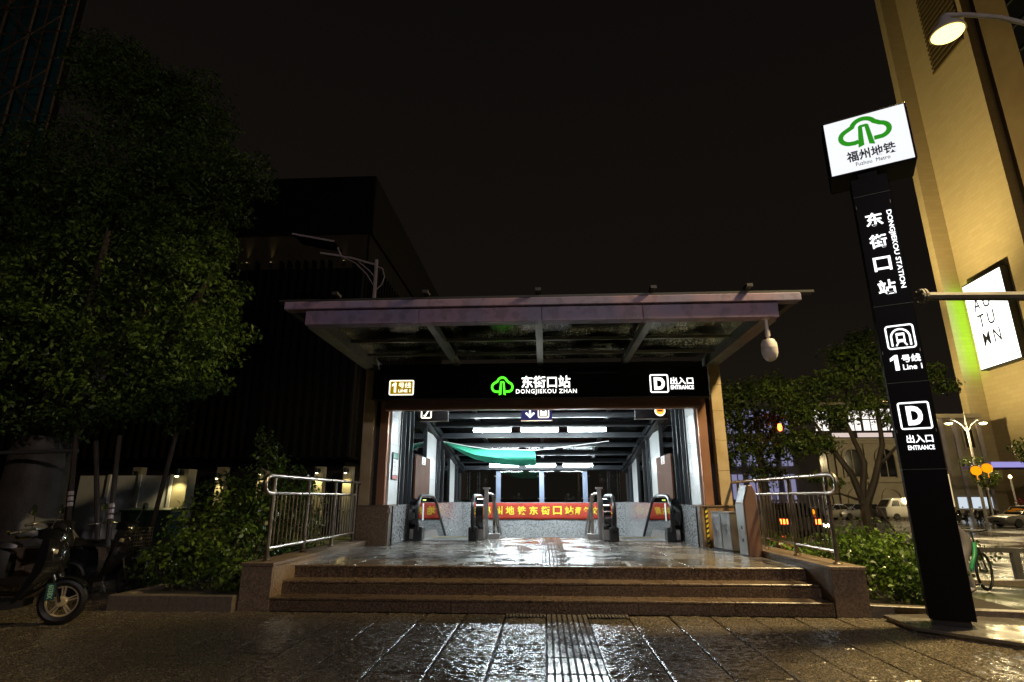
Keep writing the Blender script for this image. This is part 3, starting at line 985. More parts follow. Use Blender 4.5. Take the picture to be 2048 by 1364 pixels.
gx = [C0 - 4.2, C0 - 2.7, C0 - 1.35, C0, C0 + 1.35, C0 + 2.7, C0 + 4.2]
gx = [-4.15, -1.84, -.05, 1.74, 4.1]
for j in range(4):
    for i in range(4):
        B('roof_pane', 'roof_glass', gx[i] + .008, gx[i + 1] - .008, gy[j] + .008, gy[j + 1] - .008, 4.45, 4.462)
for x in gx[1:-1]:
    B('roof_strip', 'gutter_dark', x - .03, x + .03, 8.5, 12.5, 4.463, 4.5)
for y in gy:
    B('roof_strip', 'gutter_dark', -4.15, 4.1, y - .03, y + .03, 4.502, 4.53)
B('roof_edge', 'gutter_dark', -4.25, 4.2, 8.42, 8.56, 4.463, 4.499)
for x in (-3.3, -1.84, -.05, 1.74, 3.2):
    B('roof_bracket', 'gutter_dark', x - .045, x + .045, 8.3, 8.5, 4.532, 4.58)

# hall behind the portal: dado walls, glazed sides, sloping roof
def zr(y): return 3.98 - .146 * (y - 11.9)
for s in (-1, 1):
    xi = C0 + s * 3.08            # inner face of the dado
    xo_ = C0 + s * 3.36
    a, c = min(xi, xo_), max(xi, xo_)
    B('well_wall', 'grey_granite', a, c, 14.41, 22.5, -5.0, .478)
    B('dado_core', 'grey_granite', a + .03, c - .03, 12.36, 22.4, .48, 1.235)
    fx0, fx1 = (xi - .028, xi) if s < 0 else (xi, xi + .028)
    ys = [12.36] + [12.36 + 1.45 * k for k in range(1, 7)] + [22.45]
    for p, q in zip(ys[:-1], ys[1:]):
        B('dado_slab', 'grey_granite', fx0, fx1, p + .002, q - .002, .482, .728)
        B('dado_slab', 'grey_granite', fx0, fx1, p + .002, q - .002, .731, 1.235)
    B('dado_front', 'grey_granite', fx0, fx1, 12.0, 12.356, .482, 1.235)
    B('dado_cap', 'grey_granite', a - .01, c + .01, 12.36, 22.45, 1.237, 1.262)
    B('corner_strip', 'printed_dark', fx0 - .004, fx1 + .004, 11.995, 12.03, .482, 1.234)
    # white clad columns: a pier at the portal and two further in
    xw = C0 + s * 3.22
    for y0, y1, zt in ((12.0, 12.75, 3.75), (15.7, 17.2, 3.2), (19.7, 20.9, 2.7)):
        zz = [1.264] + [z for z in (1.92, 2.52, 3.12) if z < zt - .2] + [zt]
        for p, q in zip(zz[:-1], zz[1:]):
            aa, cc = (xw - .12, xw + .02) if s < 0 else (xw - .02, xw + .12)
            B('wall_panel', 'white_panel', aa, cc, y0, y1, p + .002, q - .002)
    # mullions and panes between them
    for y0 in (12.79, 13.55, 15.64, 17.24, 18.45, 19.66, 20.95, 22.4):
        wd = .1 if y0 in (13.55,) else .05
        B('mullion', 'steel_dark', xw - .05, xw + .05, y0 - wd / 2, y0 + wd / 2, 1.264, zr(y0) - .11)
        if y0 < 14 or y0 in (17.24, 20.95): B('mullion_fin', 'steel_blue', xw - s * .11 - .035, xw - s * .11 + .035, y0 - .012, y0 + .012, 1.264, zr(y0) - .12)
    for p, q in ((12.83, 13.49), (13.61, 15.61), (17.27, 18.42), (18.48, 19.63), (20.98, 22.37)):
        B('side_pane', 'side_glass', xw - .006, xw + .006, p, q, 1.264, zr(q) - .12)
    # sloping side beam
    MB().bar((C0 + s * 3.16, 12.0, zr(12.0)), (C0 + s * 3.16, 22.5, zr(22.5)), .22, .2).build('hall_side_beam', 'steel_dark', st, world=True)
    MB().bar((C0 + s * 2.98, 12.2, zr(12.2) - .02), (C0 + s * 2.98, 22.4, zr(22.4) - .02), .05, .1).build('hall_side_channel', 'steel_blue', st, world=True)
    # brown boards leaning in the bay by each escalator
    bx = C0 + s * 3.05
    MB().prism(rrect(13.75, 15.5, 1.264, 2.42, .06), bx - .02, bx + .02, 'yz').build('brown_board', 'brown_board', st, world=True)
    sgn = B('notice', 'sticker_white', bx - s * .024 - .003, bx - s * .024 + .003, 14.42, 14.82, 2.22, 2.41)
    q = bx - s * .029
    MB().stroke([(14.62 + .07 * math.cos(R(t)), 2.325 + .055 * math.sin(R(t))) for t in range(0, 360, 20)], .018, q - .0015, q + .0015, closed=True, plane='yz').build('notice_ring', 'printed_dark', sgn, world=False, loc=(-sgn['_o'][0], -sgn['_o'][1], -sgn['_o'][2]))
    MB().stroke([(14.57, 2.365), (14.67, 2.285)], .018, q - .0035, q - .0018, plane='yz').build('notice_bar', 'printed_dark', sgn, loc=(-sgn['_o'][0], -sgn['_o'][1], -sgn['_o'][2]))
    MB().box(q - .0015, q + .0015, 14.5, 14.74, 2.235, 2.258).build('notice_line', 'printed_red', sgn, loc=(-sgn['_o'][0], -sgn['_o'][1], -sgn['_o'][2]))
for y in (12.4, 13.6, 14.9, 15.78, 17.0, 18.2, 19.4, 20.58, 21.8):
    B('cross_beam', 'steel_blue' if y not in (15.78, 20.58) else 'steel_dark', C0 - 3.04, C0 + 3.04, y - .05, y + .05, zr(y) - .1, zr(y) + .04)
for x in (-1.84, -.05, 1.74):
    MB().bar((x, 12.1, zr(12.1) + .1), (x, 22.4, zr(22.4) + .1), .1, .1).build('hall_rafter', 'steel_blue', st, world=True)
ys = [12.1, 14.2, 16.3, 18.4, 20.5, 22.5]
xs = [C0 - 3.2, -1.84, -.05, 1.74, C0 + 3.2]
for p, q in zip(ys[:-1], ys[1:]):
    for xa, xb in zip(xs[:-1], xs[1:]):
        v = [(xa + .01, p + .01, zr(p) + .17), (xb - .01, p + .01, zr(p) + .17), (xb - .01, q - .01, zr(q) + .17), (xa + .01, q - .01, zr(q) + .17)]
        MB().add(v + [(a, b_, z + .012) for a, b_, z in v], [(0, 1, 2, 3), (7, 6, 5, 4), (0, 4, 5, 1), (1, 5, 6, 2), (2, 6, 7, 3), (3, 7, 4, 0)]).build('hall_roof_pane', 'hall_roof_glass', st, world=True)
# end wall
B('end_wall', 'grey_granite', C0 - 3.36, C0 + 3.36, 22.5, 22.75, -5.0, .2)
for i in range(5):
    x0 = C0 - 3.08 + i * 1.232
    B('end_slab', 'grey_granite', x0 + .002, x0 + 1.23, 22.47, 22.5, -.35, .338)
    B('end_slab', 'grey_granite', x0 + .002, x0 + 1.23, 22.47, 22.5, .341, 1.22)
B('end_wall_top', 'grey_granite', C0 - 3.36, C0 + 3.36, 22.502, 22.74, .202, 1.24)
for x in (-1.78, -.1, 1.57):
    B('end_mullion', 'mullion_blue', x - .09, x + .09, 22.52, 22.6, 1.245, 2.42)
    for z in (1.36, 2.2):
        for sx in (-1, 1):
            MB().tube([(x + sx * .07, 22.5, z), (x + sx * .16, 22.44, z + .03)], .016, 6).build('spider_fitting', 'stainless', st, world=True)
xe = [C0 - 3.1, -1.78, -.1, 1.57, C0 + 3.1]
for a, c in zip(xe[:-1], xe[1:]):
    B('end_pane', 'side_glass', a + .1, c - .1, 22.54, 22.55, 1.245, 2.42)
B('end_beam', 'steel_dark', C0 - 3.1, C0 + 3.1, 22.48, 22.62, 2.425, 2.6)
# stairs down the middle
sm = MB()
for k in range(27):
    y0 = 14.4 + k * .3; z1 = .48 - .155 * (k + 1)
    sm.box(C0 - 1.28, C0 + 1.28, y0, y0 + .3 + (.0 if k < 26 else .2), z1 - .5, z1)
struct(sm.build('stairs_down', 'grey_granite'))
struct(MB().box(C0 - 3.08, C0 + 3.08, 14.41, 22.5, -5.3, -5.01).build('well_floor', 'grey_granite'))

# tube lights, each a fixture of its own
rowname = {12.35: 'front row tucked behind the shutter box', 15.78: 'nearer row under the hall roof', 20.58: 'farther row under the hall roof'}
pos = {-1.43: 'first', -.11: 'middle', 1.2: 'last'}
for y, rn in rowname.items():
    for x, pn in pos.items():
        f = thing('tube_light', f'lit white tube light, {pn} of the {rn}', 'lamp', (x, y, zr(y) - .14), group='tube lights under the hall roof')
        MB().box(-.53, .53, -.075, .075, -.02, .038).build('housing', 'white_paint', f, bevel=.008)
        MB().box(-.515, .515, -.06, .06, -.095, -.022).build('diffuser', 'tube_light', f, bevel=.012)

# hanging signs behind the portal
hs = thing('hanging_sign', 'dark hanging sign with a lit white escalator symbol above the opening near the map', 'sign', (-2.5, 12.85, 3.1), group='lit signs hung behind the portal')
MB().box(-.33, .33, -.05, .05, 0, .30).build('sign_box', 'black_sign', hs, bevel=.006)
MB().box(-.335, .335, -.055, .055, -.012, -.001).build('trim', 'stainless', hs)
MB().tube([(.3, 0, .3), (.3, 0, .62)], .012, 6).build('hanger', 'steel_dark', hs)
MB().tube([(-.3, 0, .3), (-.3, 0, .62)], .012, 6).build('hanger', 'steel_dark', hs)
MB().stroke(rrect(-.29, -.07, .07, .29, .02)[::-1], .03, -.058, -.051, closed=True).build('symbol_frame', 'amber_rim', hs)
MB().stroke([(-.24, .12), (-.2, .12), (-.14, .23), (-.11, .23)], .03, -.058, -.051).build('symbol', 'letter_white', hs)
hs = thing('hanging_sign', 'hanging sign with a lit down arrow and lit metro symbol over the middle stairs', 'sign', (-.15, 12.85, 3.1), group='lit signs hung behind the portal')
MB().box(-.35, .35, -.05, .05, 0, .30).build('sign_box', 'sign_blue', hs, bevel=.006)
MB().box(-.355, .355, -.055, .055, -.014, -.001).build('trim', 'copper_cladding', hs)
for x in (-.3, .3): MB().tube([(x, 0, .3), (x, 0, .62)], .012, 6).build('hanger', 'steel_dark', hs)
MB().stroke([(-.15, .27), (-.15, .12)], .04, -.058, -.051).build('arrow_shaft', 'letter_white', hs)
MB().stroke([(-.245, .165), (-.15, .075), (-.055, .165)], .04, -.060, -.0585).build('arrow_head', 'letter_white', hs)
MB().stroke(rrect(.04, .27, .06, .28, .03)[::-1], .028, -.058, -.051, closed=True).build('symbol_frame', 'amber_rim', hs)
MB().stroke([(.1, .1), (.1, .2)] + arc(.155, .2, .055, 180, 0, 8) + [(.21, .1)], .028, -.058, -.051).build('symbol', 'letter_white', hs)
MB().prism(rrect(.13, .18, .1, .2, .01), -.058, -.051).build('symbol_core', 'letter_white', hs)
hs = thing('hanging_sign', 'dark hanging sign with a glowing orange no-entry ring above the other escalator', 'sign', (2.42, 12.85, 3.12), group='lit signs hung behind the portal')
MB().box(-.36, .36, -.05, .05, 0, .28).build('sign_box', 'black_sign', hs, bevel=.006)
MB().box(-.365, .365, -.055, .055, -.012, -.001).build('trim', 'stainless', hs)
for x in (-.32, .32): MB().tube([(x, 0, .28), (x, 0, .6)], .012, 6).build('hanger', 'steel_dark', hs)
MB().stroke([(.2 + .105 * math.cos(R(t)), .17 + .105 * math.sin(R(t))) for t in range(0, 360, 15)], .03, -.058, -.051, closed=True).build('ring', 'amber_rim', hs)
MB().prism([(.2 + .085 * math.cos(R(t)), .17 + .085 * math.sin(R(t))) for t in range(0, 360, 15)], -.0535, -.0505).build('disc', 'sign_orange', hs)
MB().box(.14, .26, -.057, -.054, .15, .19).build('no_entry_bar', 'printed_dark', hs)

# escalators
def escalator(cx, label):
    t = thing('escalator', label, 'escalator', (cx, 13.0, .48), group='escalators either side of the stairs')
    prof0, prof1 = -.02, .02
    def path(off, n=10):
        # outline of handrail: newel half circle, short level run, then down at 30 degrees
        r = .43 - off
        top = []
        top += [(.42 + r * math.cos(R(a)), .54 + r * math.sin(R(a))) for a in np.linspace(255, 90, n)]
        z = .54 + r
        top += [(1.6, z), (1.9, z - .03), (2.15, z - .11)]
        top += [(9.3, z - .11 - (9.3 - 2.15) * math.tan(R(30)))]
        return top
    for s in (-1, 1):
        x = s * .62
        hp = path(0.0)
        MB().tube([(x, a, b_) for a, b_ in hp], .042, 8).build('handrail', 'rubber_black', t, smooth=True)
        ip = path(.045)
        low = [(9.3, ip[-1][1] - .62), (2.1, .14), (1.5, .16), (.42, .16)]
        poly = ip[1:] + low
        MB().prism([(a, b_) for a, b_ in poly][::-1], x - .006, x + .006, 'yz').build('balustrade_glass', 'escalator_glass', t)
        sk = [(.28, .02), (.28, .17), (1.5, .17), (2.1, .15), (9.3, ip[-1][1] - .60), (9.3, ip[-1][1] - 1.0), (2.1, -.4), (1.6, .0)]
        MB().prism(sk, x - .06, x + .06, 'yz').build('skirt', 'brushed_steel', t)
        MB().box(x - .1, x + .1, .12, .42, .0, .30).build('newel_base', 'black_plastic', t, bevel=.02)
        # outer deck drum at the newel end
        MB().lathe([(.10, -.09), (.36, -.08), (.36, .08), (.10, .09)], c=(x + s * .14, .46, .56), axis='x', n=24).build('newel_drum', 'glossy_black', t, smooth=True)
        MB().box(x + s * .14 - .085, x + s * .14 + .085, .3, 1.1, .02, .5).build('outer_deck', 'brushed_steel', t, bevel=.01)
        gm = MB()
        gm.box(x - s * .011 - .001, x - s * .011 + .001, .5, .9, .855, .89)
        gm.build('lime_sticker', 'lime_mark', t)
        MB().box(x - s * .012 - .001, x - s * .012 + .001, .52, .66, .42, .80).build('notice_sticker', 'sticker_white', t)
    MB().box(-.56, .56, .2, 1.35, .002, .012).build('landing_plate', 'brushed_steel', t)
    MB().box(-.5, .5, 1.36, 1.40, .002, .016).build('comb_line', 'warn_yellow', t)
    sm = MB()
    for k in range(17):
        y0 = 1.5 + k * .4; z = -max(0, k - .5) * .4 * math.tan(R(30)) + 0.0
        sm.box(-.5, .5, y0, y0 + .4, z - .25, z - .002)
    sm.build('step_band', 'brushed_steel', t)
    return t
escalator(-2.22, 'escalator with black handrails on the green net side, in front of the map panel')
escalator(2.14, 'escalator with black handrails on the side under the orange no-entry sign')

# stair newel posts with handrails
for x, lab in ((-1.36, 'steel stair handrail with square newel post beside the escalator near the green net'),
               (1.27, 'steel stair handrail with square newel post beside the escalator under the no-entry sign')):
    t = thing('stair_handrail', lab, 'railing', (x, 13.7, .48), group='stair handrails in the hall')
    MB().box(-.045, .045, -.045, .045, 0, 1.12).build('newel_post', 'brushed_steel', t, bevel=.006)
    MB().box(-.08, .08, -.06, .06, 1.122, 1.16).build('post_cap', 'brushed_steel', t)
    sx = 1 if x < 0 else -1
    MB().tube([(sx * .02, 0, 1.02), (sx * .06, .5, 1.02), (sx * .06, .9, 1.0), (sx * .06, 8.0, 1.0 - 7.1 * math.tan(R(27)))], .03, 8).build('handrail', 'stainless', t, smooth=True)
    MB().box(sx * .16 - .03, sx * .16 + .03, .25, .31, 0, 1.0).build('post', 'stainless', t)
    MB().box(sx * .16 - .13, sx * .16 + .13, .2, .36, 0.0, .12).build('post_foot', 'brushed_steel', t, bevel=.01)
    MB().tube([(sx * .14, .3, 1.0), (sx * .3, .75, .05)], .025, 8).build('brace', 'brushed_steel', t)

# banner across the end wall
bn = thing('banner', 'red cloth banner with yellow Chinese lettering stretched across the end wall', 'banner', (0, 22.42, .64))
bm = MB()
nx, nz = 60, 6
for j in range(nz + 1):
    for i in range(nx + 1):
        u, v = i / nx, j / nz
        bm.V.append((-2.75 + 5.45 * u, .012 * math.sin(u * 37 + v * 3) + .01 * math.sin(u * 11 + 2), (.58 * v) - .02 * math.sin(math.pi * u) * (1 - v) + .012 * math.sin(u * 23) * (1 - v)))
for j in range(nz):
    for i in range(nx):
        a = j * (nx + 1) + i
        bm.F.append((a, a + 1, a + nx + 2, a + nx + 1))
o = bm.build('cloth', 'banner_red', bn, smooth=True)
sol = o.modifiers.new('thickness', 'SOLIDIFY'); sol.thickness = .006
xk = -2.22
for ch in '福州地铁东街口站':
    lettering('lettering', ch, (xk - .165, xk + .165, .15, .46), -.034, 'banner_yellow', bn, bold=.028, depth=.004)
    xk += .45
xk = 1.26
for ch in '青年文明号':
    lettering('lettering', ch, (xk - .12, xk + .13, .16, .44), -.034, 'banner_yellow', bn, bold=.02, depth=.004, shear=.25)
    xk += .31

# green net slung under the roof
net = thing('green_net', 'green cloth net slung from the side beam under the hall roof', 'net', (-1.6, 17, 2.8))
bm = MB()
nx, nz = 34, 10
for j in range(nz + 1):
    for i in range(nx + 1):
        u, v = i / nx, j / nz
        X = -3.02 + (2.76 + .04 * v) * u
        top = 3.03 - .17 * min(1, u / .35) - .10 * u
        drop = (.47 * (1 - (1 - min(1, u / .8)) ** 2)) - .03 * max(0, u - .8) * 5
        z = top - v * drop
        Y = 17 - .35 * math.sin(math.pi * v) * (.3 + .7 * u) + .03 * math.sin(v * 16 + u * 3) * (1 - u * .6)
        bm.V.append((X + 1.6, Y - 17, z - 2.8))
for j in range(nz):
    for i in range(nx):
        a = j * (nx + 1) + i
        bm.F.append((a, a + 1, a + nx + 2, a + nx + 1))
o = bm.build('cloth', 'net_green', net, smooth=True)
sol = o.modifiers.new('thickness', 'SOLIDIFY'); sol.thickness = .004
MB().tube([(-1.42 + .02, 0, .235), (-1.0 + .3, -.01, .1), (0, -.01, .0), (1.36, 0, -.035), (3.55, .2, .24)], .011, 5).build('rope', 'rope_white', net)

# metro map poster on the white pier
mp = thing('map_poster', 'black framed metro map poster on the white portal pier', 'poster', (C0 - 3.19, 12.35, 2.05))
MB().box(-.005, .02, -.22, .22, -.27, .30).build('frame', 'printed_dark', mp)
MB().box(.021, .024, -.19, .19, .18, .275).build('header', 'printed_green', mp)
MB().box(.021, .024, -.19, -.01, -.17, .16).build('sheet', 'sticker_white', mp)
MB().box(.021, .024, .01, .19, -.17, .16).build('sheet', 'sticker_white', mp)
MB().box(.021, .024, -.19, .19, -.25, -.19).build('footer', 'printed_red', mp)
for k in range(3): MB().box(.0245, .0265, -.13, -.07, -.1 + .09 * k, -.07 + .09 * k).build('map_mark', 'printed_dark', mp)
# hazard striped post edge on the brown plinth
hz = thing('hazard_strip', 'narrow black and yellow hazard strip on the corner of the brown marble plinth', 'strip', (3.10, 11.745, .48))
hm = MB()
for k in range(8):
    hm = MB().prism([(-.0 + .04, .09 * k + .0), (.085, .09 * k + .03), (.085, .09 * k + .075), (.04, .09 * k + .045)], -.012, -.002)
    hm.build('stripe', 'warn_yellow', hz)
MB().box(.035, .09, -.0018, .004, 0, .75).build('backing', 'printed_dark', hz)

# dome camera under the canopy beam
dc = thing('dome_camera', 'pale dome security camera hanging under the canopy beam', 'camera', (3.45, 8.50, 4.07))
MB().lathe([(.06, 0), (.06, -.012), (.028, -.02), (.028, -.02)], n=14).build('mount_plate', 'camera_white', dc)
MB().tube([(0, 0, -.02), (0, 0, -.2)], .026, 10).build('stem', 'camera_white', dc, smooth=True)
MB().tube([(0, 0, -.2), (0, 0, -.29)], .038, 10).build('joint', 'camera_white', dc, smooth=True)
MB().tube([(0, 0, -.29), (0, 0, -.33)], .022, 10).build('neck', 'camera_white', dc, smooth=True)
MB().lathe([(.03, -.33), (.085, -.345), (.11, -.40), (.118, -.48)], n=20).build('housing', 'camera_white', dc, smooth=True)
MB().lathe([(.119, -.484), (.116, -.55), (.10, -.61), (.07, -.655), (.03, -.675), (.002, -.68)], n=20).build('dome', 'camera_white', dc, smooth=True)

# steel litter bin and slanted kiosk on the platform
bn_ = thing('litter_bin', 'twin brushed steel litter bin standing by the brown marble plinth', 'bin', (3.36, 11.05, .48), R(8))
for k in (-1, 1):
    MB().box(-.15, .15, k * .195 - .185, k * .195 + .185, .03, .66).build('bin_body', 'brushed_steel', bn_, bevel=.012)
MB().box(-.16, .16, -.39, .39, .662, .68).build('lid', 'brushed_steel', bn_)
MB().box(-.15, .15, -.42, .42, 0, .028).build('foot', 'printed_dark', bn_)
kx = thing('ticket_kiosk', 'slim slanted steel kiosk standing between the bin and the railing', 'kiosk', (3.37, 10.1, .48), R(4))
MB().prism([(-.06, 0), (.17, 0), (.175, .62), (.15, 1.02), (.10, 1.13), (.035, 1.13), (-.065, .84)], -.12, .22).build('body', 'kiosk_side', kx, bevel=.012)
MB().prism([(-.075, .02), (-.062, .02), (-.067, .83), (-.08, .83)], -.11, .21).build('front_panel', 'brushed_steel', kx)
MB().prism([(-.075, .85), (-.069, .845), (.028, 1.12), (.022, 1.125)], -.09, .19).build('screen', 'printed_dark', kx)
for k in range(2): MB().box(-.079, -.0765, .0, .07, .42 - k * .2, .47 - k * .2).build('pictogram', 'printed_dark', kx)

# ------------------------------------------------------------------ sign tower
TW = thing('sign_tower', 'tall black station sign tower with lit white letters and a white logo box on top', 'sign', (4.42, 7.03, .06), R(-26.3))
TD = -.14
MB().box(-.17, .17, -.11, .11, 0, .07).build('foot', 'gutter_dark', TW)
col = MB().box(-.20, .22, -.14, .14, .07, 5.46).build('column', 'black_totem', TW, bevel=.006)
MB().box(-.10, .12, -.1, .1, 5.46, 5.56).build('neck', 'black_totem', TW)
hb = MB().box(-.42, .57, -.14, .36, 5.56, 6.42).build('logo_box', 'black_totem', TW, bevel=.008)
MB().box(-.395, .545, -.146, -.1405, 5.585, 6.395).build('lit_panel', 'box_white', hb)
MB().box(.574, .578, -.12, .34, 5.6, 6.38).build('side_trim', 'copper_cladding', hb)
tree_logo(MB(), -.25, .37, 5.905, 6.365, -.152, -.1465).build('logo', 'logo_green', hb)
lettering('lettering', '福州地铁', (-.19, .37, 5.725, 5.885), -.1465, 'printed_dark', hb, bold=.02, depth=.004)
lettering('lettering', 'Fuzhou  Metro', (-.10, .29, 5.65, 5.705), -.1465, 'printed_dark', hb, bold=0.0, depth=.004)
for k, ch in enumerate('东街口站'):
    z = (4.84, 4.53, 4.215, 3.90)[k]
    x0 = -.11
    lettering('lettering', ch, (x0, x0 + .19, z - .095, z + .095), TD - .001, 'totem_white', col, bold=.02, depth=.006)
lettering('lettering', 'DONGJIEKOU STATION', (.115, .185, 3.86, 4.93), TD - .001, 'totem_white', col, bold=.012, depth=.006, spin=R(-90))
MB().stroke(rrect(-.115, .165, 3.10, 3.385, .03)[::-1], .018, TD - .008, TD - .001, closed=True).build('icon_frame', 'totem_white', col)
MB().stroke([(-.07, 3.13), (-.07, 3.24)] + [(.025 + .095 * math.cos(R(a)), 3.24 + .1 * math.sin(R(a))) for a in range(170, 0, -20)] + [(.12, 3.24), (.12, 3.13)], .02, TD - .008, TD - .001).build('icon_tunnel', 'totem_white', col)
tr = MB()
tr.prism(rrect(-.02, .07, 3.175, 3.21, .008), TD - .008, TD - .001)
tr.prism([(-.02, 3.2105), (-.005, 3.2105), (-.005, 3.26), (-.02, 3.26)], TD - .008, TD - .001)
tr.prism([(.055, 3.2105), (.07, 3.2105), (.07, 3.26), (.055, 3.26)], TD - .008, TD - .001)
tr.prism(rrect(-.02, .07, 3.2605, 3.29, .01), TD - .008, TD - .001)
tr.stroke([(-.005, 3.172), (-.03, 3.13)], .016, TD - .008, TD - .001)
tr.stroke([(.055, 3.172), (.08, 3.13)], .016, TD - .008, TD - .001)
tr.build('icon_train', 'totem_white', col)
MB().prism(digit_one(-.135, -.02, 2.83, 3.02), TD - .007, TD - .001).build('lettering', 'totem_white', col)
lettering('lettering', '号线', (-.005, .185, 2.92, 3.015), TD - .001, 'totem_white', col, bold=.02, depth=.006)
lettering('lettering', 'Line 1', (-.005, .185, 2.83, 2.895), TD - .001, 'totem_white', col, bold=.012, depth=.006)
MB().stroke(rrect(-.13, .165, 2.125, 2.43, .02)[::-1], .018, TD - .008, TD - .001, closed=True).build('letter_frame', 'totem_white', col)
lettering('lettering', 'D', (-.06, .095, 2.165, 2.39), TD - .001, 'totem_white', col, bold=.055, depth=.006)
lettering('lettering', '出入口', (-.105, .15, 1.96, 2.055), TD - .001, 'totem_white', col, bold=.02, depth=.006)
lettering('lettering', 'ENTRANCE', (-.105, .15, 1.88, 1.932), TD - .001, 'totem_white', col, bold=.012, depth=.006)
for z in (5.2, 3.66, 2.68, 1.66):
    MB().box(-.2015, .2215, -.1415, .1415, z - .002, z + .002).build('panel_seam', 'steel_green', TW)
for z in (5.05, 3.06, 2.1):
    for x in (-.185, .195): MB().box(x - .003, x + .003, TD - .002, TD - .0005, z - .02, z + .02).build('screw_cover', 'stainless', col)
# low granite base the tower stands on
tb = thing('tower_base', 'low wet granite slab base under the sign tower', 'base', (4.9, 7.0, 0))
MB().prism([(4.02, 7.55), (3.98, 6.92), (4.62, 6.20), (6.6, 5.9), (6.9, 7.2), (5.2, 7.75)], -.2, .025, 'xy').build('core', 'kerb_granite', tb, world=True)
MB().prism([(4.0, 7.57), (3.96, 6.90), (4.61, 6.18), (5.35, 6.06), (5.4, 7.7), (5.2, 7.77)], .027, .062, 'xy').build('top_slab', 'polished_granite', tb, world=True, bevel=.004)
MB().prism([(5.356, 6.058), (6.62, 5.88), (6.92, 7.22), (5.406, 7.69)], .027, .062, 'xy').build('top_slab', 'polished_granite', tb, world=True, bevel=.004)

# ------------------------------------------------------------------ street lamp hanging over the tower
sl = thing('street_lamp', 'street lamp with curved arm and bright yellow head above the sign tower', 'street lamp', (9.3, 7.6, gz(9.3)))
o0 = Vector(sl['_o'])
LP = lambda x, y, z: tuple(Vector((x, y, z)) - o0)
MB().tube([LP(9.3, 7.6, -.3), LP(9.3, 7.6, 3.5), LP(9.3, 7.6, 6.2)], [.11, .09, .07], 12).build('pole', 'lamp_paint', sl, smooth=True)
MB().lathe([(.22, 0), (.22, .05), (.14, .12), (.12, .5), (.115, .5)], n=14).build('pole_base', 'lamp_paint', sl)
arm = [LP(9.3 - 2.75 * math.sin(R(a)) , 7.6 - .1 * math.sin(R(a)), 6.2 + 2.55 * (1 - math.cos(R(a))) ** .62 * .99) for a in range(0, 91, 9)]
arm = [LP(9.3, 7.6, 6.2), LP(9.22, 7.6, 6.8), LP(9.0, 7.59, 7.35), LP(8.65, 7.58, 7.82), LP(8.2, 7.56, 8.18), LP(7.7, 7.55, 8.45), LP(7.2, 7.53, 8.62), LP(6.7, 7.51, 8.68), LP(6.35, 7.5, 8.68)]
MB().tube(arm, .036, 10).build('arm', 'lamp_paint', sl, smooth=True)
hd = MB().lathe([(.04, .33), (.07, .30), (.11, .19), (.2, .10), (.235, .03), (.24, .0), (.225, .0)], c=LP(6.34, 7.5, 8.33), n=24).build('lamp_head', 'lamp_paint', sl, smooth=True)
MB().lathe([(.215, -.004), (.19, -.035), (.11, -.06), (.02, -.068)], c=LP(6.34, 7.5, 8.33), n=24).build('bulb', 'lamp_bulb', sl, smooth=True)
light('lamp_light', 'SPOT', sl, LP(6.34, 7.5, 8.2), 5200, (1.0, 0.76, 0.36), size=.28, spot=176, blend=.15)

# pale LED lamp of the same street, behind the camera
ll = thing('street_lamp', 'white LED street lamp on the opposite pavement, behind the viewer', 'street lamp', (3.2, -9.5, -.03))
MB().tube([(0, 0, 0), (0, 0, 8.6), (0, 0, 9.4)], [.11, .08, .06], 12).build('pole', 'lamp_paint', ll, smooth=True)
MB().tube([(0, 0, 9.2), (0, .6, 9.55), (0, 1.6, 9.7)], .045, 8).build('arm', 'lamp_paint', ll, smooth=True)
MB().box(-.16, .16, 1.5, 2.2, 9.64, 9.76).build('lamp_head', 'lamp_paint', ll, bevel=.03)
MB().box(-.13, .13, 1.55, 2.15, 9.62, 9.637).build('bulb', 'far_bulb', ll)
light('lamp_light', 'SPOT', ll, (0, 1.85, 9.55), 2300, (1.0, .85, .84), size=.25, spot=165, blend=.3, rot=(R(58), 0, 0))

# mast arm reaching in from the road side
ma = thing('mast_arm', 'horizontal steel mast arm with an end flange beside the sign tower', 'mast', (11.5, 9.0, gz(11.5)))
o0 = Vector(ma['_o'])
MB().tube([LP2 for LP2 in (tuple(Vector((6.2, 9, 4.56)) - o0), tuple(Vector((11.5, 9, 4.46)) - o0))], [.07, .11], 8).build('arm', 'rusty_pole', ma)
MB().tube([tuple(Vector((11.5, 9, -.4)) - o0), tuple(Vector((11.5, 9, 5.2)) - o0)], [.16, .13], 12).build('mast', 'rusty_pole', ma, smooth=True)
MB().tube([tuple(Vector((6.14, 9, 4.56)) - o0), tuple(Vector((6.17, 9, 4.56)) - o0)], .125, 14).build('flange', 'rusty_pole', ma)
MB().tube([tuple(Vector((6.19, 9, 4.56)) - o0), tuple(Vector((6.22, 9, 4.56)) - o0)], .125, 14).build('flange', 'rusty_pole', ma)
for a in range(0, 360, 60):
    p = (0, .1 * math.cos(R(a)), .1 * math.sin(R(a)))
    MB().tube([tuple(Vector((6.125, 9 + p[1], 4.56 + p[2])) - o0), tuple(Vector((6.235, 9 + p[1], 4.56 + p[2])) - o0)], .014, 6).build('bolt', 'rusty_pole', ma)

# ------------------------------------------------------------------ plants
def branchy(name, parent, paths, mat='bark'):
    mb = MB()
    for pts, r in paths: mb.tube(pts, r, 8)
    return mb.build(name, mat, parent, smooth=True, world=True)

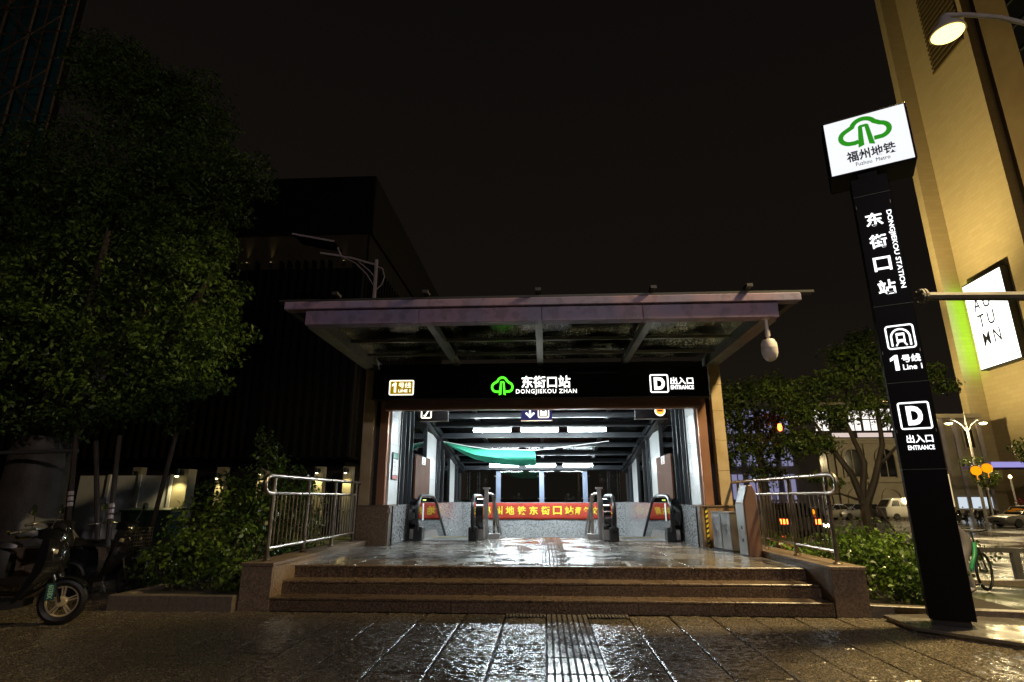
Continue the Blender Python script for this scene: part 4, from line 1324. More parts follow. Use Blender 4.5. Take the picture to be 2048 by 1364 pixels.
# the large dark tree behind the scooters
bt_ = thing('banyan_tree', 'large dark dense tree behind the parked scooters', 'tree', (-9.6, 11.4, 0))
rg = random.Random(21)
branchy('trunk', bt_, [([(-10.5, 11.4, -.05), (-10.5, 11.4, .5), (-10.45, 11.4, 1.6), (-10.3, 11.45, 2.6), (-9.9, 11.5, 4.0), (-9.45, 11.6, 6.5), (-9.4, 11.7, 9.5)], [.62, .5, .44, .42, .34, .22, .08]),
                       ([(-10.3, 11.45, 2.5), (-8.9, 11.2, 3.8), (-7.6, 11.0, 5.0), (-7.0, 10.9, 6.2)], [.24, .17, .11, .05]),
                       ([(-10.25, 11.45, 2.8), (-10.8, 11.4, 4.2), (-11.8, 11.2, 5.6), (-12.4, 11.0, 7.2)], [.24, .18, .11, .05]),
                       ([(-10.0, 11.5, 3.6), (-9.3, 10.5, 5.0), (-8.7, 9.9, 6.6)], [.2, .13, .05]),
                       ([(-9.85, 11.5, 4.2), (-8.6, 12.0, 6.4), (-7.9, 12.2, 8.6)], [.2, .13, .05]),
                       ([(-9.45, 11.6, 6.0), (-10.4, 11.9, 8.2), (-11.0, 12.0, 10.0)], [.16, .1, .04])], 'bark')
MB().lathe([(.60, .42), (.60, .9), (.555, 1.6), (.53, 2.3), (.50, 2.62)], c=(-10.46, 11.4, 0), n=20, caps=False).build('trunk_wrap', 'wrapped_bark', bt_, world=True, smooth=True)
cl = []
hand = [(-12.2, 12.4, 13.5, .8, .8, .5), (-11.4, 12.3, 12.9, .9, .8, .5), (-11.9, 12.4, 12.6, 1.0, .9, .6), (-11.3, 12.2, 11.9, 1.3, 1.1, .9), (-10.3, 12.0, 11.0, 1.3, 1.2, .9), (-9.3, 11.7, 11.1, .95, 1.0, .7), (-8.5, 11.6, 10.7, .9, .9, .8), (-8.25, 11.4, 9.8, .8, .9, .8),
        (-8.9, 11.2, 9.3, 1.2, 1.1, 1.0), (-7.6, 11.2, 8.7, 1.0, .9, .7), (-7.0, 11.0, 8.3, .7, .8, .55), (-7.9, 11.0, 7.7, 1.1, 1.0, .9), (-8.9, 10.8, 7.6, 1.3, 1.1, 1.1), (-7.55, 10.9, 6.7, .85, .9, .8),
        (-8.3, 10.7, 6.0, 1.2, 1.0, 1.0), (-7.35, 10.8, 5.5, .9, .9, .7), (-7.0, 10.9, 4.75, .7, .8, .6), (-7.4, 10.7, 4.3, 1.0, .9, .8), (-8.4, 10.5, 4.6, 1.1, 1.0, 1.0), (-7.2, 10.8, 3.75, .6, .7, .5),
        (-7.7, 10.6, 3.3, .8, .8, .55), (-8.8, 10.5, 3.2, .9, .9, .6), (-9.7, 10.3, 4.2, 1.2, 1.0, 1.0), (-9.8, 10.4, 5.8, 1.3, 1.1, 1.1), (-9.9, 10.6, 7.4, 1.3, 1.1, 1.1), (-10.2, 11.0, 9.0, 1.4, 1.2, 1.1),
        (-11.2, 10.6, 4.6, 1.2, 1.0, 1.0), (-11.4, 10.6, 6.3, 1.3, 1.1, 1.1), (-11.7, 10.9, 7.9, 1.3, 1.1, 1.1), (-11.9, 11.5, 9.5, 1.3, 1.1, 1.0), (-12.6, 10.9, 5.4, 1.2, 1.0, 1.1), (-12.9, 11.0, 7.0, 1.2, 1.0, 1.0),
        (-10.6, 10.2, 3.0, 1.0, .9, .6), (-12.0, 10.4, 3.4, 1.1, .9, .7), (-9.2, 12.6, 8.2, 1.5, 1.2, 1.4), (-8.4, 12.4, 5.6, 1.4, 1.1, 1.3), (-10.6, 12.6, 6.4, 1.6, 1.2, 1.5), (-13.3, 11.4, 8.6, 1.2, 1.0, .9)]
cl = [tuple(h) for h in hand]
for h in hand:
    for k in range(5):
        a = rg.uniform(0, 6.28); e = rg.uniform(-.9, .9)
        cl.append((h[0] + h[3] * 1.08 * math.cos(a) * math.cos(e), h[1] + h[4] * .8 * math.sin(a) * math.cos(e), h[2] + h[5] * 1.12 * math.sin(e), rg.uniform(.25, .45), .38, rg.uniform(.2, .36)))
cl = [(a, b_, c_, d_ * .88, e_ * .88, f_ * .86) for a, b_, c_, d_, e_, f_ in cl]
leaf_object('crown', cl, 1750, .105, 'leaf_dark', bt_, seed=5, world=True, aspect=.46, shell=.72)

def bush(name, label, loc, clumps, n, size, mat, seed, cat='shrub', stems=True, group=None):
    t = thing(name, label, cat, loc, group=group)
    leaf_object('foliage', clumps, n, size, mat, t, seed=seed, world=True, aspect=.55)
    if stems:
        rr = random.Random(seed)
        for (cx, cy_, cz, rx, ry, rz) in clumps:
            MB().tube([(loc[0] + (cx - loc[0]) * .45 + rr.uniform(-.08, .08), loc[1] + (cy_ - loc[1]) * .45, loc[2] - .03), (cx + rr.uniform(-.1, .1), cy_, cz * .6 + loc[2] * .4), (cx, cy_, cz + rz * .6)], [.016, .011, .004], 5).build('stem', 'bark', t, world=True)
    return t
bush('leafy_hedge', 'tall leafy shrub growing against the railing in the kerbed bed', (-4.8, 8.9, .15),
     [(-4.55, 8.6, .62, .45, .5, .5), (-5.1, 8.5, .55, .5, .45, .45), (-5.45, 9.0, .8, .5, .5, .55), (-4.9, 9.1, 1.15, .5, .5, .45), (-4.45, 9.4, 1.2, .4, .5, .45), (-5.3, 9.5, 1.4, .45, .5, .4),
      (-4.75, 9.6, 1.75, .3, .35, .4), (-4.7, 9.6, 2.15, .16, .2, .3), (-4.3, 9.9, 1.55, .3, .4, .4), (-5.75, 8.7, .42, .38, .4, .3), (-4.35, 8.35, .4, .25, .3, .28), (-4.95, 9.7, 2.4, .08, .1, .25), (-4.55, 9.7, 1.95, .14, .2, .25)],
     2600, .085, 'leaf_bush', 31)
bush('leafy_shrub', 'trailing leafy shrub behind the tall hedge beside the pavilion', (-4.7, 10.8, .15),
     [(-4.5, 10.5, .7, .4, .6, .6), (-5.0, 10.8, .9, .5, .6, .7), (-4.6, 11.3, 1.2, .4, .5, .5), (-5.4, 11.2, 1.1, .5, .5, .6)], 1500, .09, 'leaf_bush', 35)
bush('round_bush', 'glossy round green bush between the railing and the sign tower', (4.95, 9.2, .02),
     [(4.55, 8.8, .45, .45, .5, .42), (5.05, 8.7, .40, .48, .5, .42), (5.45, 8.9, .30, .4, .5, .35), (4.8, 9.5, .62, .5, .55, .42), (5.4, 9.5, .55, .5, .5, .4), (4.35, 9.3, .6, .35, .4, .35), (5.75, 9.3, .3, .3, .4, .3), (4.9, 8.5, .28, .4, .35, .28)],
     3600, .07, 'leaf_bush', 41)
bush('low_bush', 'low dark hedge behind the railing with the steel bin', (4.9, 11.3, .0),
     [(4.4, 10.4, .35, .4, .6, .35), (4.5, 11.3, .38, .45, .6, .38), (4.6, 12.3, .4, .5, .6, .4), (5.4, 11.2, .35, .5, .6, .35), (5.6, 12.4, .35, .5, .6, .35)], 1000, .1, 'leaf_bush', 43)
bush('low_bush', 'low dark hedge around the foot of the street tree', (9.8, 17.5, -.25),
     [(8.6, 16.2, .05, .8, .7, .35), (9.9, 16.4, .0, .8, .7, .35), (11.2, 17.2, -.05, .9, .7, .35), (9.2, 18.0, .1, .8, .8, .4), (12.4, 18.3, -.1, .8, .7, .35)], 500, .13, 'leaf_bush', 44)

# kerbed planting beds
pk = thing('planter_kerb', 'low granite kerb in front of the leafy hedge bed', 'kerb', (-4.8, 7.68, 0))
for a, c in ((-5.66, -4.85), (-4.846, -4.0)):
    MB().box(a, c, 7.62, 7.76, -.03, .19).build('kerb_stone', 'kerb_granite', pk, world=True, bevel=.008)
MB().box(-5.66, -5.52, 7.764, 9.6, -.03, .185).build('kerb_stone', 'kerb_granite', pk, world=True, bevel=.008)
struct(MB().box(-5.51, -3.99, 7.77, 16, -.03, .14).build('planting_soil', 'soil'))
rk = thing('planter_kerb', 'low sloping granite kerb in front of the round bush', 'kerb', (4.4, 7.9, 0))
MB().prism([(3.965, 7.80), (3.965, 7.95), (5.6, 7.0 + .55), (5.6, 6.86 + .55)][::-1], -.1, .13, 'xy').build('kerb_stone', 'kerb_granite', rk, world=True, bevel=.008)
struct(MB().prism([(3.97, 7.96), (3.97, 13.5), (6.4, 13.5), (6.0, 7.56), (5.6, 7.56)][::-1], -.2, .03, 'xy').build('planting_soil', 'soil'))
lp = thing('stone_planter', 'low stone planter wall behind the parked scooters', 'planter', (-8.6, 9.6, 0))
for a, c in ((-11.2, -9.9), (-9.896, -8.6), (-8.596, -7.35)):
    MB().box(a, c, 9.5, 9.75, -.03, .60).build('stone', 'plinth_granite', lp, world=True, bevel=.01)
MB().box(-11.2, -7.38, 9.754, 13.0, -.03, .5).build('soil_bed', 'soil', lp, world=True)

# street tree on the road side
tt = thing('street_tree', 'green street tree with forked trunk in front of the old stone facade', 'tree', (11.2, 21.0, gz(11.2)))
branchy('trunk', tt, [([(11.2, 21, -.4), (11.15, 21, .3), (11.1, 21, 1.2)], [.26, .21, .19]),
                      ([(11.1, 21, 1.1), (11.5, 20.9, 2.0), (11.9, 20.8, 3.2), (12.0, 20.8, 5.0)], [.15, .12, .09, .04]),
                      ([(11.1, 21, 1.1), (10.8, 21, 2.2), (10.2, 21, 3.2), (9.6, 21, 4.4)], [.14, .11, .08, .03]),
                      ([(11.0, 21, 1.2), (11.3, 21, 2.6), (11.0, 21.2, 4.0), (11.3, 21.3, 5.6)], [.12, .1, .07, .03]),
                      ([(11.8, 20.8, 2.6), (12.6, 20.7, 3.4), (13.2, 20.6, 3.9)], [.06, .04, .02]),
                      ([(11.0, 21, 1.3), (10.2, 20.8, 1.55), (9.6, 20.7, 1.5)], [.05, .035, .015]),
                      ([(12.0, 20.8, 4.2), (13.0, 20.7, 5.4), (13.9, 20.6, 6.0)], [.05, .035, .02])])
tcl = [(11.9, 21, 7.15, .6, .6, .4), (12.5, 20.8, 6.6, .6, .6, .4), (11.1, 21, 6.5, .7, .7, .45), (12.9, 20.7, 6.0, .6, .6, .4), (11.7, 21, 6.5, .8, .8, .55), (12.2, 20.8, 5.8, .8, .7, .5), (11.0, 21, 5.7, .9, .8, .6), (10.0, 21, 5.3, .9, .8, .6), (12.9, 20.7, 5.2, .8, .7, .5), (13.8, 20.5, 5.7, .6, .6, .4), (11.6, 20.9, 4.7, .9, .8, .55),
       (10.6, 21, 4.3, .8, .7, .5), (9.5, 21, 4.4, .9, .8, .6), (9.0, 21, 3.4, .7, .7, .5), (9.9, 20.8, 3.2, .6, .6, .4), (12.3, 20.7, 4.1, .6, .6, .35), (8.6, 21, 5.1, .9, .8, .5), (9.4, 20.8, 2.1, .35, .4, .2), (10.1, 20.8, 1.9, .3, .4, .2), (13.2, 20.6, 4.0, .4, .4, .25), (14.3, 20.5, 5.2, .5, .5, .3)]
leaf_object('crown', tcl, 1500, .14, 'leaf_street', tt, seed=52, world=True, aspect=.5, shell=.25)
for dx, dy in ((-.9, -.3), (.95, -.35), (.1, .9)):
    MB().tube([(dx, dy, -.05), (dx * .25, dy * .25, 1.45)], .04, 7).build('support_pole', 'bamboo', tt)
t2 = thing('street_tree', 'dark leafy tree standing close to the tan pillar behind the railing', 'tree', (8.9, 24.0, gz(8.9)))
branchy('trunk', t2, [([(8.9, 24, -.4), (8.9, 24, 1.5), (8.8, 24, 3.2)], [.22, .17, .13]), ([(8.8, 24, 3.0), (8.0, 24, 4.4), (7.6, 24, 5.4)], [.1, .07, .03]), ([(8.8, 24, 3.1), (9.8, 24, 4.6), (10.3, 24, 5.8)], [.1, .07, .03])])
leaf_object('crown', [(8.2, 24, 5.6, 1.0, .9, .7), (9.6, 24, 5.9, 1.1, .9, .6), (7.6, 24, 4.6, .9, .9, .7), (8.9, 24, 4.5, 1.1, .9, .8), (10.3, 24, 4.8, 1.0, .9, .7), (8.2, 24, 3.4, .9, .8, .7), (9.6, 24, 3.4, 1.0, .8, .7), (7.5, 24.2, 3.0, .6, .6, .5), (10.8, 24, 3.7, .7, .7, .5), (9.0, 24, 2.4, .9, .7, .5)],
            1300, .16, 'leaf_street', t2, seed=57, world=True, shell=.3)

# ------------------------------------------------------------------ vehicles
def wheel_mesh(r=.32, w=.2):
    ty = MB().lathe([(r * .66, -w / 2), (r * .95, -w / 2), (r, -w * .3), (r, w * .3), (r * .95, w / 2), (r * .66, w / 2), (r * .62, 0)], axis='y', n=24).mesh('tyre', 'tyre_rubber', smooth=True)
    rm = MB().lathe([(r * .64, -w * .3), (r * .66, -w * .48), (r * .6, -w * .49), (r * .58, -w * .3), (r * .2, -w * .36), (.01, -w * .38)], axis='y', n=24, caps=False)
    for k in range(5):
        a = k * 2 * math.pi / 5
        rm.bar((.08 * r * math.cos(a), -w * .4, .08 * r * math.sin(a)), (r * .6 * math.cos(a), -w * .44, r * .6 * math.sin(a)), r * .16, w * .1, up=(0, 1, 0))
    return ty, rm.mesh('rim', 'chrome', smooth=False)
TYRE, RIM = wheel_mesh()
def ring8(x, hw, zb, zt, tuck=.93):
    zm = zb + (zt - zb) * .55
    return [(x, -hw * .88, zb), (x, -hw, zb + .12), (x, -hw, zm), (x, -hw * tuck, zt), (x, hw * tuck, zt), (x, hw, zm), (x, hw, zb + .12), (x, hw * .88, zb)]
def car(label, paint, loc, rz, suv=0.0, lights=None, group=None, name='parked_car'):
    t = thing(name, label, 'car', loc, rz, group)
    body = MB().rings([ring8(x, hw, zb, zt) for x, hw, zb, zt in ((-2.28, .66, .38, .60), (-2.2, .80, .25, .70), (-1.9, .87, .2, .78), (-1.2, .9, .19, .88), (-.8, .9, .19, .93), (1.2, .9, .19, .96), (1.9, .88, .2, .98), (2.2, .84, .28, .95), (2.28, .76, .4, .85))])
    body.build('body', paint, t, smooth=True)
    h = 1.45 + suv
    cab = MB().rings([[(x0, -.80, .90), (x1, -hw, zt), (x1, hw, zt), (x0, .80, .90)] for x0, x1, hw, zt in ((-1.05, -1.02, .76, .93), (-.5, -.28, .64, h - .06), (.3, .2, .63, h - .015), (1.0, .95, .62, h - .05), (1.85, 1.75, .7, .97))])
    cab.build('cabin_glass', 'car_glass', t, smooth=True)
    MB().rings([[(x, -hw, z - .03), (x, -hw * .93, z + .022), (x, hw * .93, z + .022), (x, hw, z - .03)] for x, hw, z in ((-.32, .65, h - .06), (.2, .645, h - .01), (1.0, .635, h - .05))]).build('roof', paint, t, smooth=True)
    for s in (-1, 1):
        for a, c in (((-1.0, .775, .93), (-.3, .655, h - .05)), ((.35, .80, .94), (.3, .66, h - .04)), ((1.72, .73, .97), (1.0, .65, h - .05))):
            MB().bar((a[0], s * a[1], a[2]), (c[0], s * c[1], c[2]), .05, .05).build('pillar', paint, t)
        for x in (-1.38, 1.36):
            ww = piece(TYRE, 'tyre', t, (x, s * .80, .32), (0, 0, 0 if s < 0 else math.pi))
            piece(RIM, 'rim', ww, (0, 0, 0))
        MB().prism(rrect(-2.285, -2.02, .56, .69, .03), s * .66 - .13, s * .66 + .13).build('headlight', 'headlight' if lights == 'front' else 'white_paint', t)
        MB().prism(rrect(2.1, 2.295, .68, .88, .03), s * .68 - .13, s * .68 + .13).build('tail_light', 'taillight' if lights == 'rear' else 'printed_red', t)
        MB().box(-.85, -.68, s * .92 - .06, s * .92 + .06, .95, 1.05).build('mirror', paint, t, bevel=.02)
        for x in (-.05, .75): MB().box(x, x + .16, s * .905 - .006, s * .905 + .006, .80, .825).build('door_handle', 'chrome', t)
    MB().box(-2.3, -2.2, -.25, .25, .36, .46).build('number_plate', 'plate_teal', t)
    return t
gl_ = gz(30)
car('silver grey hatchback standing side-on near the far tan tower', 'silver_paint', (35.0, 45.0, gl_), R(4), .06, group='parked cars along the side street')
car('pale silver car parked first in the row before the old facade', 'silver_paint', (28.6, 60.5, gl_), R(28), 0, group='parked cars along the side street')
car('grey car parked second in the row, half behind the tree trunk', 'grey_car', (30.9, 61.0, gl_), R(20), .05, group='parked cars along the side street')
car('dark car parked between the tree trunk and the white van', 'dark_car', (32.8, 62.6, gl_), R(16), .04, group='parked cars along the side street')
car('dark car with glowing red tail lights seen through the railing', 'dark_car', (10.9, 27.6, gz(10.9)), R(-95), .1, lights='rear', name='moving_car')
car('dark car with red tail lights farther up the wet road', 'dark_car', (15.0, 38.0, gz(15)), R(-98), .1, lights='rear', name='moving_car')
car('car with bright headlights on the wet road behind the railing', 'grey_car', (13.1, 30.5, gz(13)), R(70), .0, lights='front', name='moving_car')
van = thing('white_van', 'white minibus parked side-on before the old stone facade', 'van', (35.2, 59.5, gl_), R(2))
MB().rings([ring8(x, hw, zb, zt, .96) for x, hw, zb, zt in ((-2.42, .76, .40, .98), (-2.40, .84, .3, 1.14), (-2.3, .89, .26, 1.2), (-1.8, .9, .26, 1.21), (2.3, .9, .26, 1.2), (2.4, .86, .32, 1.18))]).build('body', 'white_car', van, smooth=True)
MB().rings([[(x0, -.88, 1.19), (x1, -hw, zt), (x1, hw, zt), (x0, .88, 1.19)] for x0, x1, hw, zt in ((-2.28, -2.26, .84, 1.22), (-1.98, -1.72, .78, 1.92), (-1.5, -1.4, .77, 2.03), (2.0, 2.0, .77, 2.03), (2.38, 2.34, .75, 1.99))]).build('cabin', 'white_car', van, smooth=True)
for s in (-1, 1):
    for a, c in ((-1.85, -1.05), (-.95, .1), (.2, 1.15), (1.25, 2.2)):
        sh = .12 if a < -1 else 0
        MB().add([(a, s * .872, 1.27), (c, s * .872, 1.27), (c, s * .795, 1.82), (a + sh * 2, s * .795, 1.82), (a, s * .885, 1.27), (c, s * .885, 1.27), (c, s * .808, 1.82), (a + sh * 2, s * .808, 1.82)],
                 [(0, 1, 2, 3), (4, 7, 6, 5), (0, 4, 5, 1), (1, 5, 6, 2), (2, 6, 7, 3), (3, 7, 4, 0)]).build('window', 'car_glass', van)
    for x in (-1.5, 1.35):
        ww = piece(TYRE, 'tyre', van, (x, s * .82, .32), (0, 0, 0 if s < 0 else math.pi))
        piece(RIM, 'rim', ww, (0, 0, 0))
    MB().prism(rrect(-2.4, -2.2, .78, .95, .03), s * .68 - .1, s * .68 + .1).build('headlight', 'white_paint', van)
    MB().box(2.36, 2.425, s * .74 - .06, s * .74 + .06, .8, 1.1).build('tail_light', 'printed_red', van)
MB().add([(-2.29, -.72, 1.25), (-2.29, .72, 1.25), (-1.84, .66, 1.88), (-1.84, -.66, 1.88)], [(0, 1, 2, 3)]).build('windscreen', 'car_glass', van)
MB().box(2.405, 2.42, -.6, .6, 1.3, 1.8).build('rear_window', 'car_glass', van)

# ------------------------------------------------------------------ electric scooters
def scooter(label, loc, rz, paint='glossy_black', rim='gold_rim', name='electric_scooter', basket=False, plate=False, group='parked electric scooters', steer=0.0, mirrors=True):
    """local x is forward; wheels at x = 0.62 and -0.60"""
    t = thing(name, label, 'scooter', loc, rz, group)
    r = .25
    def wheel(x, parent):
        w = MB().torus((0, 0, 0), r - .045, .045, 'y', 30, 8).build('tyre', 'tyre_rubber', parent, smooth=True, loc=(x, 0, r))
        rm = MB().torus((0, 0, 0), r - .088, .014, 'y', 30, 6)
        rm.lathe([(.05, -.05), (.055, -.03), (.055, .03), (.05, .05)], axis='y', n=14)
        for k in range(5):
            for d in (-.11, .11):
                a = k * 2 * math.pi / 5 + math.pi / 2
                rm.bar((.04 * math.cos(a + d * 2), 0, .04 * math.sin(a + d * 2)), ((r - .09) * math.cos(a + d), 0, (r - .09) * math.sin(a + d)), .016, .02, up=(0, 1, 0))
        rm.build('rim', rim, w, smooth=False)
        return w
    fw = wheel(.62, t); fw.rotation_euler = (0, 0, steer)
    wheel(-.60, t)
    # front fork, mudguard
    for s in (-1, 1):
        MB().tube([(.62, s * .075, r), (.50, s * .075, .56)], .018, 8).build('fork', 'chrome', t, smooth=True)
    mg = MB()
    rr_ = [[(.62 + (r + .03) * math.cos(R(a)), y, r + (r + .03) * math.sin(R(a)) - abs(y) * .25) for y in (-.07, -.04, 0, .04, .07)] for a in range(35, 150, 12)]
    o = len(mg.V)
    for ro in rr_: mg.V.extend(ro)
    for i in range(len(rr_) - 1):
        for k in range(4): mg.F.append((o + i * 5 + k, o + i * 5 + k + 1, o + (i + 1) * 5 + k + 1, o + (i + 1) * 5 + k))
    g_ = mg.build('mudguard', paint, t, smooth=True); g_.modifiers.new('thickness', 'SOLIDIFY').thickness = .008
    # leg shield: lofted from the headset down to the deck
    MB().rings([[(x - d, -w * .8, z), (x, -w, z), (x + d, -w * .6, z), (x + d * 1.3, 0, z), (x + d, w * .6, z), (x, w, z), (x - d, w * .8, z), (x - d * .6, 0, z)] for x, w, d, z in
                ((.40, .10, .06, .98), (.44, .17, .09, .88), (.46, .21, .11, .74), (.44, .22, .11, .60), (.36, .21, .09, .46), (.27, .19, .06, .34), (.2, .17, .05, .27))]).build('leg_shield', paint, t, smooth=True)
    MB().rings([[(x, -w, z0), (x, -w, z1), (x, w, z1), (x, w, z0)] for x, w, z0, z1 in ((.28, .15, .22, .30), (.1, .17, .20, .29), (-.2, .17, .20, .29), (-.34, .15, .22, .36))]).build('deck', 'black_plastic', t)
    MB().rings([[(x, -w, z0), (x, -w * 1.05, (z0 + z1) / 2), (x, -w * .7, z1), (x, w * .7, z1), (x, w * 1.05, (z0 + z1) / 2), (x, w, z0)] for x, w, z0, z1 in
                ((-.16, .10, .28, .62), (-.28, .14, .26, .68), (-.5, .16, .36, .70), (-.75, .14, .46, .70), (-.92, .08, .56, .68))]).build('rear_body', paint, t, smooth=True)
    MB().rings([[(x, -w, z0), (x, -w * .85, z1), (x, w * .85, z1), (x, w, z0)] for x, w, z0, z1 in ((-.10, .07, .69, .73), (-.2, .12, .69, .77), (-.45, .14, .71, .77), (-.6, .14, .71, .80), (-.85, .11, .71, .82), (-.9, .07, .72, .8))]).build('seat', 'rubber_black', t, smooth=True)
    MB().prism(rrect(-1.08, -.82, .82, 1.06, .05), -.14, .14).build('top_box', 'black_plastic', t)
    MB().tube([(.36, 0, .95), (.33, 0, 1.04)], .03, 8).build('stem', 'black_plastic', t)
    MB().tube([(.18, -.34, 1.03), (.28, -.22, 1.06), (.33, -.08, 1.04), (.33, .08, 1.04), (.28, .22, 1.06), (.18, .34, 1.03)], .014, 8).build('handlebar', 'chrome', t, smooth=True)
    for s in (-1, 1):
        MB().tube([(.19, s * .335, 1.032), (.14, s * .42, 1.02)], .019, 8).build('grip', 'rubber_black', t)
        if mirrors:
            MB().tube([(.27, s * .24, 1.05), (.30, s * .30, 1.18), (.30, s * .33, 1.24)], .006, 6).build('mirror_stalk', 'chrome', t)
            MB().lathe([(.01, -.015), (.05, -.012), (.06, 0), (.055, .008), (.01, .01)], c=(.30, s * .35, 1.27), axis='x', n=16).build('mirror', 'chrome', t, smooth=True)
    MB().rings([[(x, -w, z - d), (x, -w, z + d), (x, w, z + d), (x, w, z - d)] for x, w, z, d in ((.28, .09, 1.0, .05), (.40, .12, .99, .07), (.50, .09, .97, .05))]).build('headset', paint, t, smooth=True)
    MB().lathe([(.075, 0), (.07, .03), (.04, .05), (.005, .055)], c=(.49, 0, .93), axis='x', n=18).build('headlight', 'chrome', t, smooth=True)
    for s in (-1, 1): MB().lathe([(.03, 0), (.025, .03), (.005, .035)], c=(.50, s * .15, .80), axis='x', n=12).build('indicator', 'sign_orange' if False else 'gold_rim', t, smooth=True)
    MB().tube([(-.1, .15, .24), (-.06, .22, .02)], .012, 6).build('side_stand', 'chrome', t)
    if basket:
        bk = MB()
        for k in range(6):
            z = .72 + .05 * k
            bk.tube([(.52, -.15, z), (.74, -.15, z), (.74, .15, z), (.52, .15, z), (.52, -.15, z)], .004, 5)
        for k in range(8): bk.tube([(.74, -.15 + .3 * k / 7, .72), (.74, -.15 + .3 * k / 7, .97)], .003, 5)
        bk.build('basket', 'stainless', t)
    if plate:
        pl = MB().box(-.001, .004, -.045, .045, -.09, .09).build('number_plate', 'plate_teal', t, loc=(.53, -.12, .37), rot=(0, 0, R(-68)))
        lettering('lettering', '6038X', (-.025, .025, -.075, .075), .0045, 'plate_white', pl, bold=.02, depth=.002, spin=R(-90), axis='yz', flip=-1)
        lettering('lettering', '6038X', (-.025, .025, -.075, .075), -.0015, 'plate_white', pl, bold=.02, depth=.002, spin=R(-90), axis='yz', flip=1)
    return t
S1 = scooter('black electric scooter with gold spoked front wheel nearest the camera by the planter', (-6.17, 6.58, 0), R(20), plate=True)
S2 = scooter('black electric scooter with a front basket beside the leafy hedge kerb', (-6.72, 8.75, 0), R(-12), basket=True, rim='black_plastic')
S3 = scooter('dark electric scooter with a wrapped seat behind the spoked one', (-7.7, 8.5, 0), R(14), rim='black_plastic', paint='black_plastic', mirrors=False)
tp = MB()
for j in range(9):
    for i in range(9):
        u, v = i / 8, j / 8
        x = -.55 + .75 * u; y = -.3 + .6 * v
        z = 1.12 - .5 * (2 * v - 1) ** 2 * .6 - .35 * u * u + .05 * math.sin(7 * u + 5 * v) + .04 * math.sin(13 * v)
        tp.V.append((x, y, z))
for j in range(8):
    for i in range(8):
        a = j * 9 + i; tp.F.append((a, a + 1, a + 10, a + 9))
tpo = tp.build('rain_cover', 'tarpaulin', None, smooth=True, loc=(-7.55, 8.95, .02), rot=(0, 0, R(20)))
tpo.modifiers.new('thickness', 'SOLIDIFY').thickness = .006
tag(tpo, 'grey rain cover draped over the seat of a parked scooter', 'cover')
far = [((41.0 - 6.2, 53.0, gl_), 70, 'dark scooter parked first in the far row behind the sign tower'),
       ((36.2, 53.4, gl_), 82, 'dark scooter parked second in the far row behind the sign tower'),
       ((37.4, 53.2, gl_), 64, 'dark scooter parked third in the far row near the far street lamp'),
       ((38.5, 53.6, gl_), 95, 'dark scooter parked fourth in the far row near the far street lamp')]
for l_, a, lab in far:
    copy_tree(S2, l_, R(a), lab, 'scooters parked in the far row')

# ------------------------------------------------------------------ green bicycle and the person beside it
bk = thing('bicycle', 'green bicycle leaning beside the sign tower on the wet paving', 'bicycle', (7.25, 10.75, gz(7.4)), R(35))
def bwheel(x):
    w = MB().torus((0, 0, 0), .30, .022, 'y', 36, 6).build('tyre', 'tyre_rubber', bk, smooth=True, loc=(x, 0, .32))
    rm = MB().torus((0, 0, 0), .272, .009, 'y', 36, 5).lathe([(.02, -.04), (.02, .04)], axis='y', n=8)
    for k in range(16):
        a = k * math.pi / 8
        rm.tube([(.015 * math.cos(a + .6), .02 * (-1) ** k, .015 * math.sin(a + .6)), (.27 * math.cos(a), 0, .27 * math.sin(a))], .0018, 4)
    rm.build('rim', 'chrome', w)
bwheel(.52); bwheel(-.52)
fr_ = MB()
fr_.tube([(.36, 0, .80), (.30, 0, .62), (.05, 0, .40), (-.12, 0, .32)], .032, 10)
fr_.tube([(-.12, 0, .30), (-.26, 0, .78)], .02, 8)
for s in (-1, 1):
    fr_.tube([(-.12, s * .03, .30), (-.52, s * .06, .32)], .012, 6)
    fr_.tube([(-.24, s * .03, .68), (-.52, s * .06, .32)], .010, 6)
fr_.build('frame', 'bike_green', bk, smooth=True)
for s in (-1, 1): MB().tube([(.36, s * .04, .72), (.52, s * .05, .32)], .013, 6).build('fork', 'printed_dark', bk)
MB().tube([(.36, 0, .74), (.32, 0, .98)], .015, 8).build('stem', 'printed_dark', bk)
MB().tube([(.22, -.28, 1.03), (.30, -.15, 1.0), (.32, 0, .98), (.30, .15, 1.0), (.22, .28, 1.03)], .012, 8).build('handlebar', 'printed_dark', bk, smooth=True)
MB().rings([[(x, -w, z), (x, -w * .6, z + .05), (x, w * .6, z + .05), (x, w, z)] for x, w, z in ((-.10, .03, .80), (-.2, .05, .80), (-.34, .09, .81), (-.4, .07, .83))]).build('saddle', 'rubber_black', bk, smooth=True)
MB().tube([(-.12, -.09, .30), (-.12, .09, .30)], .03, 10).build('crank', 'printed_dark', bk)
for s in (-1, 1): MB().box(-.17, -.07, s * .12 - .04, s * .12 + .04, .28 + s * .12, .30 + s * .12).build('pedal', 'printed_dark', bk)

